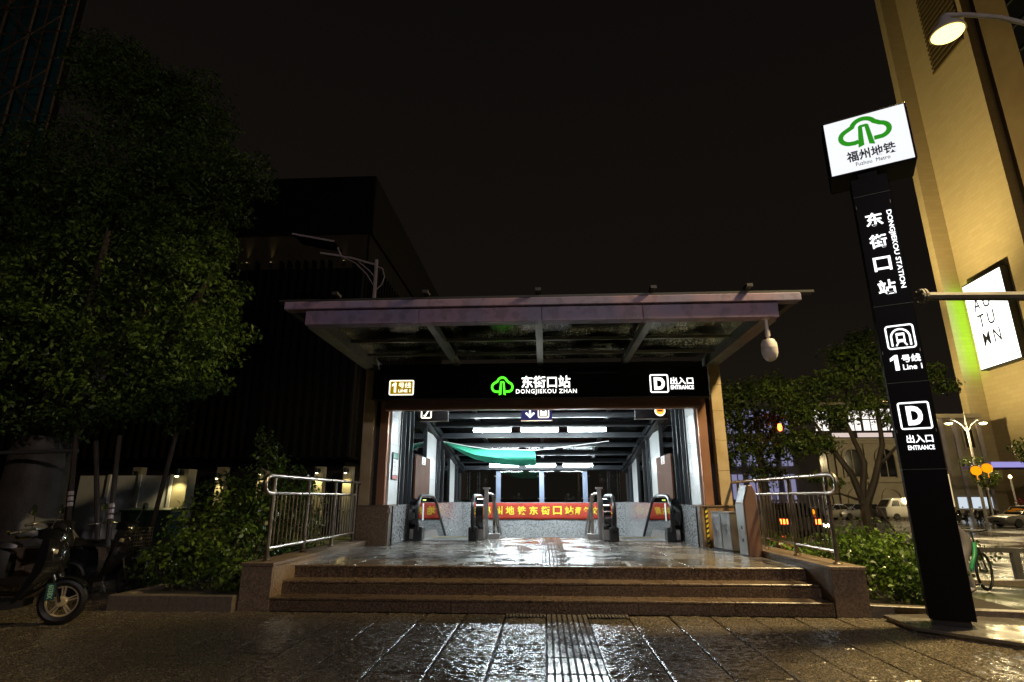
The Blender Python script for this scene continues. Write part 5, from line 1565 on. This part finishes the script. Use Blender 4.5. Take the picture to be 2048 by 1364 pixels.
def person(label, loc, rz, J, cloth='grey_cloth'):
    t = thing('person', label, 'person', loc, rz)
    names = list(J.keys())
    me = bpy.data.meshes.new('body')
    E_ = [('pelvis', 'waist'), ('waist', 'chest'), ('chest', 'neck'), ('neck', 'head'), ('head', 'crown'), ('chest', 'shL'), ('shL', 'elL'), ('elL', 'wrL'), ('wrL', 'haL'), ('chest', 'shR'), ('shR', 'elR'), ('elR', 'wrR'), ('wrR', 'haR'),
          ('pelvis', 'hipL'), ('hipL', 'knL'), ('knL', 'anL'), ('anL', 'toL'), ('pelvis', 'hipR'), ('hipR', 'knR'), ('knR', 'anR'), ('anR', 'toR')]
    me.from_pydata([J[n] for n in names], [(names.index(a), names.index(c)) for a, c in E_], [])
    o = bpy.data.objects.new('body', me); COL.objects.link(o); o.parent = t
    sk = o.modifiers.new('skin', 'SKIN')
    rad = dict(pelvis=.14, waist=.13, chest=.155, neck=.055, head=.085, crown=.07, shL=.075, shR=.075, elL=.05, elR=.05, wrL=.032, wrR=.032, haL=.03, haR=.03, hipL=.095, hipR=.095, knL=.062, knR=.062, anL=.042, anR=.042, toL=.036, toR=.036)
    for i, n in enumerate(names):
        v = me.skin_vertices[0].data[i]
        v.radius = (rad[n], rad[n] * (.8 if n in ('chest', 'waist', 'pelvis') else 1))
        v.use_root = (n == 'pelvis')
    o.modifiers.new('smooth', 'SUBSURF').levels = 1
    o.modifiers[-1].render_levels = 2
    me.materials.append(MATS[cloth])
    hd = Vector(J['head']); cr = Vector(J['crown'])
    up = (cr - hd).normalized()
    MB().lathe([(.01, -.12), (.065, -.10), (.088, -.02), (.092, .05), (.07, .11), (.02, .13)], n=14).build('head_skin', 'skin', t, smooth=True, loc=hd + up * .03)
    MB().lathe([(.097, .02), (.102, .06), (.085, .115), (.03, .145), (.005, .147)], n=14).build('hair', 'hair', t, smooth=True, loc=hd + up * .03)
    return t
person('person in grey bending beside the green bicycle, mostly hidden by the sign tower', (6.62, 10.6, gz(6.7)), R(0),
       dict(pelvis=(.50, .0, .88), waist=(.38, 0, 1.0), chest=(.18, 0, 1.12), neck=(.0, 0, 1.2), head=(-.12, 0, 1.24), crown=(-.2, 0, 1.30),
            shL=(.08, -.19, 1.12), elL=(.05, -.24, .85), wrL=(.22, -.2, .66), haL=(.3, -.18, .62), shR=(.08, .19, 1.12), elR=(.05, .24, .85), wrR=(.2, .2, .66), haR=(.28, .18, .62),
            hipL=(.5, -.1, .84), knL=(.36, -.11, .46), anL=(.46, -.1, .07), toL=(.3, -.11, .04), hipR=(.5, .1, .84), knR=(.4, .11, .46), anR=(.52, .1, .07), toR=(.36, .11, .04)))
# low barrier rail by the wet paving
br = thing('low_barrier', 'low dark wooden barrier rail beyond the green bicycle', 'barrier', (10.0, 14.0, gz(10)))
MB().bar((-1.4, 0, .60), (2.6, 0, .52), .08, .1).build('rail', 'rusty_pole', br)
for x in (-1.2, .45, 2.2): MB().box(x - .07, x + .07, -.06, .06, -.1, .56 - x * .02).build('post', 'rusty_pole', br)
struct(MB().prism([(6.6, 12.35), (16, 12.1), (16, 12.3), (6.6, 12.55)], -.45, -.14, 'xy').build('kerb', 'kerb_granite'))
# orange barrels on the road side, seen through the railing
for k, (x, y, lab) in enumerate(((11.3, 25.5, 'orange traffic post nearer the steel kiosk, seen through the railing'), (12.3, 26.2, 'orange traffic post farther from the kiosk, seen through the railing'))):
    t = thing('traffic_post', lab, 'traffic post', (x, y, gz(x)), group='orange traffic posts')
    MB().lathe([(.2, 0), (.2, .05), (.11, .08), (.09, 1.05), (.05, 1.1), (.01, 1.1)], n=16).build('post_body', 'orange_plastic', t, smooth=True)
    for z in (.45, .8): MB().lathe([(.115, z), (.112, z + .14)], n=16, caps=False).build('band', 'reflective_band', t, smooth=True)
    MB().lathe([(.01, 1.1), (.06, 1.12), (.07, 1.2), (.05, 1.28), (.01, 1.3)], n=12).build('beacon', 'lantern_orange', t, smooth=True)

# ------------------------------------------------------------------ buildings on the road side
G = gl_
ob = thing('old_facade', 'old pale stone building with arched windows and a brightly lit upper storey', 'building', (36, 70, G))
def A(name, mat, x0, x1, y0, y1, z0, z1, parent=ob, bevel=0.0): return MB().box(x0, x1, y0, y1, z0, z1).build(name, mat, parent, world=True, bevel=bevel)
A('wall', 'old_stone', 24, 44.6, 70, 78, G - .2, 8.2)
A('cornice', 'old_stone', 23.8, 44.8, 69.6, 69.98, 7.6, 7.95)
A('cornice', 'old_stone', 23.8, 44.8, 69.4, 69.98, 7.96, 8.2)
A('string_course', 'old_stone', 24, 44.7, 69.75, 69.98, 3.15, 3.5)
for x in (26.2, 30.4, 34.6, 38.0, 42.1, 44.0):
    A('pilaster', 'old_stone', x - .35, x + .35, 69.7, 69.98, G, 3.14)
    A('pilaster', 'old_stone', x - .3, x + .3, 69.72, 69.98, 3.52, 7.58)
A('end_pier', 'lavender_stone', 43.7, 44.9, 69.35, 69.69, 3.5, 11.4)
for x in (28.3, 32.5, 36.3, 40.1):
    up = [(x - .95, 3.8), (x + .95, 3.8)] + [(x + .95 * math.cos(R(a)), 6.0 + .95 * math.sin(R(a))) for a in range(0, 181, 15)]
    MB().prism(up, 69.93, 69.99).build('arched_window', 'dark_glazing', ob, world=True)
    MB().stroke([(x - 1.1, 3.7)] + [(x + 1.1 * math.cos(R(a)), 6.0 + 1.1 * math.sin(R(a))) for a in range(180, -1, -12)] + [(x + 1.1, 3.7)], .28, 69.75, 69.985).build('window_surround', 'old_stone', ob, world=True)
    MB().bar((x, 69.9, 3.8), (x, 69.9, 6.9), .1, .06).build('glazing_bar', 'old_stone', ob, world=True)
    MB().stroke([(x - 1.05, G)] + [(x + 1.05 * math.cos(R(a)), 1.4 + 1.05 * math.sin(R(a))) for a in range(180, -1, -12)] + [(x + 1.05, G)], .22, 69.8, 69.985).build('blind_arch', 'old_stone', ob, world=True)
# lit glazed storey set back above the cornice
A('upper_wall', 'dark_facade', 25, 43, 71.2, 77, 8.2, 12.4)
A('upper_eave', 'old_stone', 24.6, 43.4, 70.6, 77.2, 12.4, 12.7)
for k in range(9):
    x = 25.6 + k * 1.9
    mt = ('window_lit', 'window_lit', 'window_warm', 'window_lit', 'window_lit', 'dark_glazing', 'window_lit', 'window_lit', 'window_lit')[k]
    w_ = A('lit_window', mt, x, x + 1.55, 71.12, 71.18, 9.3, 11.9)
    A('window_bar', 'dark_facade', x - .1, x + 1.65, 71.0, 71.1, 10.55, 10.68)
    A('window_bar', 'dark_facade', x + .74, x + .82, 71.02, 71.11, 9.3, 11.9)
for a_, c_ in ((26.5, 29.8), (31.5, 33.0), (35.0, 37.2), (38.0, 42.0)): A('sign_band', 'sign_glow', a_, c_, 71.0, 71.15, 8.5, 9.0)

vb = thing('violet_building', 'pale building with violet lit windows glimpsed between pillar and tree', 'building', (15.5, 42, gz(15)))
MB().box(13.0, 19.5, 42, 48, -1, 8.6).build('wall', 'lavender_stone', vb, world=True)
for i in range(4):
    for j in range(3):
        x, z = 13.3 + i * 1.2, 1.3 + j * 2.3
        w_ = MB().box(x, x + .75, 41.93, 41.99, z, z + 1.7).build('window', 'window_violet', vb, world=True)
        MB().box(x + .35, x + .41, 41.88, 41.925, z, z + 1.7).build('window_bar', 'lavender_stone', vb, world=True)

sb = thing('narrow_stone_building', 'narrow grey stone building between the sign tower and the tan tower', 'building', (52, 74, G))
MB().box(49.4, 54.6, 74, 82, G - .2, 11.6).build('wall', 'old_stone', sb, world=True)
MB().box(49.2, 54.8, 73.7, 73.98, 11.1, 11.6).build('cornice', 'old_stone', sb, world=True)
for x in (49.7, 51.3, 54.2): MB().box(x - .22, x + .22, 73.75, 73.98, G, 11.08).build('pilaster', 'lavender_stone', sb, world=True)
MB().box(52.3, 53.4, 73.93, 73.99, 7.4, 9.6).build('window', 'dark_glazing', sb, world=True)
MB().stroke([(52.2, 7.3), (53.5, 7.3), (53.5, 9.7), (52.2, 9.7)], .2, 73.8, 73.985, closed=True).build('window_surround', 'old_stone', sb, world=True)
MB().box(50.0, 54.0, 73.9, 73.985, .2, 1.5).build('shop_window', 'shop_white', sb, world=True)
MB().box(49.6, 54.4, 73.6, 73.89, 1.52, 1.75).build('shop_sign', 'lavender_stone', sb, world=True)
MB().box(48.2, 49.3, 73.0, 76.0, G, 4.6).build('side_bay', 'pale_column', sb, world=True)
MB().box(48.3, 48.9, 72.9, 72.98, .4, 4.2).build('lit_bay_window', 'window_warm', sb, world=True)

# tan tower
tw = thing('tan_tower', 'tall tan stone tower with louvres and a glowing white billboard', 'building', (58, 75, G))
kf = .0729
fx = lambda y: 58.1 + kf * (y - 75)
def face(name, mat, y0, y1, z0, z1, out, thick=.25, parent=None):
    """slab lying against the street face: y0 far end, y1 near end, standing `out` in front of it"""
    p = []
    for y in (y0, y1):
        p.append((fx(y) - out, y))
    p += [(fx(y1) - out + thick, y1), (fx(y0) - out + thick, y0)]
    return MB().prism(p, z0, z1, 'xy').build(name, mat, parent or tw, world=True)
# stone courses of the street face
m, nt, out = nodes_of('tower_courses')
N, L = nt.nodes, nt.links
b = N.new('ShaderNodeBsdfPrincipled'); b.inputs['Roughness'].default_value = .6
geo = N.new('ShaderNodeNewGeometry')
sp = N.new('ShaderNodeSeparateXYZ'); cb = N.new('ShaderNodeCombineXYZ')
ad = N.new('ShaderNodeMath'); ad.operation = 'ADD'
L.new(geo.outputs['Position'], sp.inputs[0])
L.new(sp.outputs['X'], ad.inputs[0]); L.new(sp.outputs['Y'], ad.inputs[1])
L.new(ad.outputs[0], cb.inputs[0]); L.new(sp.outputs['Z'], cb.inputs[1])
bt = N.new('ShaderNodeTexBrick'); bt.inputs['Scale'].default_value = 1.0
bt.inputs['Brick Width'].default_value = 1.6; bt.inputs['Row Height'].default_value = .55
bt.inputs['Mortar Size'].default_value = .025
bt.inputs['Color1'].default_value = (.42, .345, .235, 1); bt.inputs['Color2'].default_value = (.46, .38, .265, 1); bt.inputs['Mortar'].default_value = (.385, .315, .21, 1)
L.new(cb.outputs[0], bt.inputs['Vector'])
L.new(bt.outputs['Color'], b.inputs['Base Color'])
bp = N.new('ShaderNodeBump'); bp.inputs['Strength'].default_value = .2; bp.inputs['Distance'].default_value = .02; bp.invert = True
L.new(bt.outputs['Fac'], bp.inputs['Height']); L.new(bp.outputs[0], b.inputs['Normal'])
L.new(b.outputs[0], out.inputs[0]); MATS['tower_courses'] = m
MB().prism([(fx(77), 77), (fx(64.8), 64.8), (75, 64.8), (75, 77)][::-1], G - .2, 95, 'xy').build('street_face', 'tower_courses', tw, world=True)
MB().box(55.9, 75, 77.02, 78.2, G - .2, 95).build('far_wing', 'tower_courses', tw, world=True)
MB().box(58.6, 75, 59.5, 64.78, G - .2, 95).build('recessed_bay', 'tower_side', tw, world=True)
MB().box(58.0, 75, 34, 59.48, 6, 95).build('glazed_bay', 'dark_glazing', tw, world=True)
for k in range(24):
    MB().box(57.85, 57.98, 34, 59.4, 9 + 3.4 * k, 9.18 + 3.4 * k).build('glazing_rail', 'steel_dark', tw, world=True)
for k in range(30):
    face('louvre_slat', 'louvre_metal', 72.3, 65.6, 61 + .8 * k, 61.42 + .8 * k, .28)
bb = face('billboard', 'steel_dark', 75.2, 67.9, 17.35, 29.1, 1.0, .98)
face('lit_sheet', 'billboard_white', 75.1, 68.0, 17.5, 28.9, 1.03, .02, bb).location = (0, 0, 0)
for o in kids(bb):
    o.location = (-bb['_o'][0] + o['_o'][0] * 0, -bb['_o'][1] * 0, 0)
    o.location = (0, 0, 0)
gs = MB().box(fx(75.3) - .9, fx(75.3) - .1, 75.31, 75.35, 17.6, 29.0).build('edge_light', 'green_strip', bb, world=False, loc=tuple(-c for c in bb['_o']))
def face_letter(ch, s, z, hgt, wid):
    y = 75.1 - 7.1 * s
    o = lettering('lettering', ch, (-wid / 2, wid / 2, -hgt / 2, hgt / 2), 0, 'letter_navy', bb, bold=.008, depth=.02)
    o.rotation_euler = (0, 0, R(-90) + math.atan(-kf) * 1)
    o.location = (fx(y) - 1.06 - bb['_o'][0], y - bb['_o'][1], z - bb['_o'][2])
for ch, s, z in (('A', .27, 25.8), ('U', .52, 25.8), ('T', .30, 23.5), ('U', .55, 23.5), ('M', .33, 21.1), ('N', .6, 21.1)):
    face_letter(ch, s, z, 1.75, 1.25)
aw = MB().box(44.5, 56.0, 60.0, 64.0, 4.3, 4.9).build('awning', 'purple_awning', tw, world=True)
MB().box(44.5, 56.0, 59.9, 59.98, 4.35, 4.85).build('awning_light', 'violet_light', aw, loc=tuple(-c for c in aw['_o']))

# far double street lamp
def double_lamp(label, loc, power):
    t = thing('street_lamp', label, 'street lamp', loc, group='far street lamps')
    MB().tube([(0, 0, 0), (0, 0, 8.0), (0, 0, 9.4)], [.13, .08, .03], 10).build('pole', 'lamp_paint', t, smooth=True)
    for s in (-1, 1):
        MB().tube([(0, 0, 7.6), (s * .4, 0, 8.3), (s * .9, 0, 8.65), (s * 1.45, 0, 8.72)], .045, 8).build('arm', 'lamp_paint', t, smooth=True)
        MB().lathe([(.05, .2), (.2, .12), (.32, .02), (.30, .0)], c=(s * 1.45, 0, 8.42), n=16).build('lamp_head', 'lamp_paint', t, smooth=True)
        MB().lathe([(.29, -.005), (.26, -.08), (.15, -.14), (.01, -.16)], c=(s * 1.45, 0, 8.42), n=16).build('bulb', 'far_bulb', t, smooth=True)
        light('lamp_light', 'POINT', t, (s * 1.45, 0, 8.05), power, (1.0, .78, .4), size=.25)
    return t
double_lamp('far street lamp with two lit yellow heads on a forked pole', (37.2, 52, G), 1600)
double_lamp('added street lamp with two lit heads beyond the silver hatchback, outside the view', (49.0, 37, G), 2200)  # unseen lamp, added to light the hatchback and the near tower
# roof-edge floodlights that wash the tan tower
def aim(src, dst):
    return (Vector(dst) - Vector(src)).to_track_quat('-Z', 'Y').to_euler()
for src, dst, pw, sp_ in (((42.9, 72.0, 13.0), (58, 71.5, 20), 17000, 112), ((42.3, 72.0, 13.0), (58, 71.5, 60), 105000, 66)):
    MB().box(src[0] - .25, src[0] + .25, 71.8, 72.2, 12.7, 12.95).build('flood_lamp', 'steel_dark', ob, world=True)
    MB().box(src[0] - .2, src[0] + .2, 71.85, 72.15, 12.952, 12.97).build('flood_lens', 'far_bulb', ob, world=True)
    light('flood_light', 'SPOT', ob, tuple(Vector(src) + Vector((0, 0, .1)) - Vector(ob['_o'])), pw, (1.0, .76, .28), size=.3, spot=sp_, blend=1.0, rot=aim(src, dst))

# small tree with orange lanterns, other far greenery
lt = thing('small_tree', 'small round tree in front of the far stone building, hung with lanterns', 'tree', (36.0, 50, G))
branchy('trunk', lt, [([(36.3, 50, G), (36.3, 50, 2.0), (35.9, 50, 3.6)], [.16, .12, .05]), ([(36.3, 50, 1.9), (36.8, 50, 3.2)], [.08, .03])])
leaf_object('crown', [(35.6, 50, 4.3, .9, .8, .45), (36.4, 50, 2.7, .9, .8, .6), (35.9, 50, 3.4, .8, .7, .5), (37.1, 50, 3.1, .6, .6, .5)], 260, .26, 'leaf_street', lt, seed=61, world=True)
for x, z, lab in ((35.2, 3.55, 'glowing orange lantern nearest the sign tower in the small tree'), (36.1, 3.75, 'glowing orange lantern hanging in the middle of the small tree')):
    t = thing('lantern', lab, 'lantern', (x, 49.2, z), group='orange lanterns in the small tree')
    MB().lathe([(.1, .36), (.3, .26), (.38, 0), (.3, -.26), (.1, -.36)], n=14).build('shade', 'lantern_orange', t, smooth=True)
    MB().lathe([(.11, .37), (.11, .44)], n=10).build('cap', 'printed_dark', t)
    MB().tube([(0, 0, -.36), (0, 0, -.75)], .03, 5).build('tassel', 'lantern_orange', t)
    MB().tube([(0, 0, .44), (0, 0, .9)], .012, 5).build('cord', 'printed_dark', t)
rl = thing('lantern', 'small red lantern glowing in the crown of the dark leafy tree', 'lantern', (9.35, 23.0, 4.1))
MB().lathe([(.04, .14), (.07, .1), (.085, 0), (.07, -.1), (.04, -.14)], n=12).build('shade', 'taillight', rl, smooth=True)
MB().tube([(0, 0, .16), (0, 0, .6)], .008, 5).build('cord', 'printed_dark', rl)
MB().tube([(0, 0, -.16), (0, 0, -.32)], .012, 5).build('tassel', 'banner_red', rl)
dt = thing('small_tree', 'small dark tree standing before the violet awning', 'tree', (37.0, 45, G))
branchy('trunk', dt, [([(37, 45, G), (37, 45, 2.6), (36.8, 45, 4.4)], [.12, .09, .04]), ([(37, 45, 2.4), (36.2, 45, 4.2)], [.05, .02])])
leaf_object('crown', [(35.8, 45, 5.0, .9, .7, .7), (36.9, 45, 5.4, .9, .7, .7), (36.2, 45, 4.2, .7, .6, .5), (37.6, 45, 4.6, .8, .7, .6)], 260, .26, 'leaf_dark', dt, seed=66, world=True)
bush('red_shrub', 'small red leaved shrub behind the silver hatchback', (38.6, 49, G), [(38.6, 49, .9, .8, .7, .6), (39.4, 49, .7, .7, .6, .5)], 260, .2, 'leaf_red', 67, stems=True)
for x, y, lab, h_ in ((35.9, 49.4, 'slim pale bollard pole nearest the sign tower in the far row', 2.6), (38.2, 49.8, 'slim pale bollard pole with a lit tip near the red shrub', 3.6)):
    t = thing('slim_pole', lab, 'pole', (x, y, G), group='slim pale poles in the far row')
    MB().tube([(0, 0, 0), (0, 0, h_)], .06, 8).build('pole', 'white_paint', t, smooth=True)
    MB().lathe([(.05, h_), (.12, h_ + .08), (.1, h_ + .22), (.02, h_ + .28)], n=12).build('lamp_tip', 'far_bulb' if h_ > 3 else 'white_paint', t, smooth=True)

# ------------------------------------------------------------------ the dark side of the square
db = thing('slatted_building', 'large dark building with vertical slat facade behind the tree', 'building', (-16, 22, 0))
D_ = lambda name, mat, x0, x1, y0, y1, z0, z1, parent=db: MB().box(x0, x1, y0, y1, z0, z1).build(name, mat, parent, world=True)
D_('upper_block', 'dark_facade', -34, -7.5, 22.3, 40, 2.9, 15.3)
D_('lower_block', 'dark_facade', -34, -8.2, 23.4, 39, -.05, 2.88)
D_('parapet', 'dark_slat', -34.1, -7.4, 22.22, 22.29, 12.6, 15.45)
D_('recess_wall', 'recess_board', -33.9, -7.6, 22.27, 22.299, 11.0, 12.59)
D_('side_parapet', 'dark_slat', -7.48, -7.38, 22.3, 40, 12.6, 15.45)
for k in range(44):
    x = -7.65 - k * .36
    D_('slat', 'dark_slat', x - .05, x + .05, 22.0, 22.28, 2.95, 11.3 if k not in (2, 3, 11, 12, 14, 15) else 10.9)
for k in range(40):
    y = 22.6 + k * .42
    D_('side_slat', 'dark_slat', -7.47, -7.22, y - .05, y + .05, 2.95, 11.3)
def wall_lamp(label, loc, power, up=False, group='warm wall lamps on the dark building', spot=130):
    t = thing('wall_lamp', label, 'wall lamp', loc, group=group)
    MB().box(-.07, .07, -.02, .12, -.08, .08).build('bracket', 'steel_dark', t)
    MB().lathe([(.06, -.1), (.07, .1)], c=(0, -.1, 0), n=12).build('shade', 'steel_dark', t, smooth=True)
    s = 1 if up else -1
    MB().lathe([(.052, s * .102), (.04, s * .125), (.005, s * .13)], c=(0, -.1, 0), n=12).build('bulb', 'uplight_bulb' if up else 'wall_bulb', t, smooth=True)
    light('lamp_light', 'SPOT', t, (0, -.1, s * .2), power, (1.0, .82, .34), size=.05, spot=spot, blend=.7, rot=(R(180), 0, 0) if up else (0, 0, 0))
for x, lab in ((-12.87, 'warm uplight high on the dark facade nearest the tree crown'), (-11.79, 'warm uplight high on the dark facade second from the tree crown'), (-8.55, 'dim warm uplight high on the dark facade above the solar lamp')):
    wall_lamp(lab, (x, 22.3, 11.2), 14 if x < -9 else 4, True, spot=34)
for x, z, pw, lab in ((-16.4, 2.35, 60, 'warm wall lamp glowing over the white hoarding'), (-12.9, 2.25, 45, 'warm wall lamp hidden in the leaves behind the tall hedge'),
                      (-11.2, 2.4, 40, 'warm wall lamp behind the top of the hedge'), (-8.9, 2.45, 70, 'warm wall lamp on the pale column farther from the pavilion'), (-7.75, 2.45, 70, 'warm wall lamp on the pale column next to the pavilion')):
    cm = thing('pale_column', lab.replace('warm wall lamp', 'pale square column with a lamp').replace(' glowing', '').replace(' on the pale column', ''), 'column', (x, 22.6, 0), group='pale columns along the dark building')
    MB().box(x - .17, x + .17, 22.45, 22.8, -.05, 2.6).build('shaft', 'pale_column', cm, world=True)
    wall_lamp(lab, (x, 22.32, z), pw)
# hoarding, lit gate pier, bins
hw = thing('white_hoarding', 'white site hoarding wall behind the scooters', 'wall', (-12, 16, 0))
for a, c in ((-13.35, -12.45), (-12.44, -11.54), (-11.53, -10.6)):
    MB().box(a, c, 16, 16.06, -.05, 2.02).build('panel', 'hoarding_paint', hw, world=True)
    MB().box(c - .04, c + .04, 15.95, 15.998, -.05, 2.05).build('post', 'hoarding_paint', hw, world=True)
gp = thing('gate_pier', 'pale pier with a warm lamp at the end of the white hoarding', 'pier', (-10.35, 16.2, 0))
MB().box(-.2, .2, -.2, .2, -.05, 2.2).build('shaft', 'pale_column', gp)
wall_lamp('warm lamp on the pier at the end of the white hoarding', (-10.35, 15.9, 2.1), 45)
for x, lab in ((-10.65, 'dark green wheeled bin nearer the white hoarding'), (-9.95, 'dark green wheeled bin nearer the tall hedge')):
    t = thing('wheeled_bin', lab, 'bin', (x, 15.0, 0), group='green wheeled bins')
    MB().rings([[(-w, -w, z), (w, -w, z), (w, w, z), (-w, w, z)] for w, z in ((.25, .05), (.31, 1.05))]).build('bin_body', 'bin_green', t)
    MB().rings([[(-.34, -.36, z), (.34, -.36, z), (.34, .34, z + .05), (-.34, .34, z + .05)] for z in (1.055, 1.1)]).build('lid', 'bin_green', t)
    for s in (-1, 1): MB().lathe([(.1, -.03), (.1, .03)], c=(s * .26, .26, .1), axis='x', n=14).build('wheel', 'tyre_rubber', t)
    MB().tube([(-.25, .38, 1.05), (.25, .38, 1.05)], .015, 6).build('handle', 'bin_green', t)
# props and bars around the big tree
for p0, p1, lab, bands in (((-8.66, 10.45, .0), (-9.1, 10.6, 2.6), 'dark prop pole with pale reflective bands beside the tree trunk', 1.35),
                           ((-7.86, 10.4, .0), (-8.45, 10.9, 2.6), 'leaning prop pole with pale reflective bands before the white hoarding', 1.12),
                           ((-8.2, 10.7, .0), (-9.0, 11.0, 2.5), 'leaning bare prop pole just behind the banded one', None),
                           ((-8.05, 11.6, .0), (-7.55, 11.3, 2.7), 'thin prop pole leaning towards the hedge before the hoarding', None)):
    t = thing('tree_prop', lab, 'pole', p0, group='prop poles around the big tree')
    d = Vector(p1) - Vector(p0)
    MB().tube([(0, 0, -.03), tuple(d)], .045, 8).build('pole', 'bamboo', t, smooth=True)
    if bands:
        for k in range(3):
            a = d * ((bands + .1 * k - .1) / d.z); c = d * ((bands + .1 * k - .03) / d.z)
            MB().tube([tuple(a), tuple(c)], .049, 8).build('band', 'reflective_band', t)
cbx = thing('cross_bar', 'horizontal tie bar fixed across the tree props at head height', 'pole', (-10.2, 10.5, 2.25), group='prop poles around the big tree')
MB().tube([(-1.6, -.1, -.05), (1.2, .1, .03)], .04, 8).build('bar', 'rusty_pole', cbx, smooth=True)
ys_ = thing('strap', 'yellow strap hanging over the scooter cover', 'strap', (-7.9, 8.7, .8))
MB().tube([(-.35, 0, .1), (-.1, -.05, 0), (.15, 0, .04), (.4, 0, .12)], .02, 6).build('band', 'yellow_strap', ys_)

# scaffolded building at the edge
sc_ = thing('scaffolded_building', 'scaffolded building wrapped in teal netting beyond the tree', 'building', (-29, 24, 0))
MB().box(-40, -28.6, 26.2, 27.2, 0, 40).build('core', 'dark_facade', sc_, world=True)
MB().box(-40, -27.3, 25.4, 25.46, 8, 40).build('netting', 'scaffold_net', sc_, world=True)
for k in range(6):
    x = -26.7 - k * 1.7
    MB().tube([(x, 24.2, 0), (x, 24.2, 40)], .06, 6).build('standard', 'scaffold_pole', sc_, world=True)
    MB().tube([(x - .3, 25.2, 0), (x - .3, 25.2, 40)], .06, 6).build('standard', 'scaffold_pole', sc_, world=True)
for k in range(20):
    z = 3 + k * 1.8
    MB().tube([(-37, 24.15, z), (-26.2, 24.15, z)], .045, 5).build('ledger', 'scaffold_pole', sc_, world=True)
    if k % 2 == 0:
        MB().tube([(-35, 24.1, z), (-26.5, 24.1, z + 6.5)], .045, 5).build('brace', 'scaffold_pole', sc_, world=True)
        MB().tube([(-26.5, 24.05, z), (-33, 24.05, z + 6.5)], .045, 5).build('brace', 'scaffold_pole', sc_, world=True)

# unlit solar street lamp behind the canopy
so = thing('solar_lamp', 'unlit solar street lamp with slanted panel rising behind the canopy', 'street lamp', (-5.43, 17, 0))
MB().tube([(0, 0, 0), (0, 0, 9.0)], [.09, .055], 10).build('pole', 'solar_lamp_paint', so, smooth=True)
MB().tube([(0, 0, 8.82), (-.9, 0, 9.1), (-1.65, 0, 9.22)], .035, 8).build('arm', 'solar_lamp_paint', so, smooth=True)
MB().tube([(-.05, 0, 8.1), (-.3, 0, 8.5), (-.7, 0, 8.9), (-1.1, 0, 9.1)], .018, 6).build('brace', 'solar_lamp_paint', so, smooth=True)
MB().tube([(0, 0, 8.35), (-.2, 0, 8.6), (-.6, 0, 8.95)], .018, 6).build('brace', 'solar_lamp_paint', so, smooth=True)
MB().tube([(0, 0, 8.78), (.22, 0, 8.68), (.3, 0, 8.4), (.22, 0, 8.12), (.02, 0, 7.92)], .02, 6).build('scroll', 'solar_lamp_paint', so, smooth=True)
MB().bar((-1.2, 0, 9.14), (-1.9, 0, 9.26), .2, .06).build('lamp_head', 'solar_lamp_paint', so)
MB().bar((-1.35, .0, 9.52), (-2.75, .0, 9.82), .8, .04).build('solar_panel', 'dark_glazing', so)
MB().bar((-1.33, -.41, 9.51), (-2.77, -.41, 9.82), .03, .06).build('panel_edge', 'solar_lamp_paint', so)
MB().tube([(-1.2, 0, 9.15), (-1.36, 0, 9.48)], .03, 6).build('panel_bracket', 'solar_lamp_paint', so)

for o in bpy.data.objects:
    if '_o' in o: del o['_o']
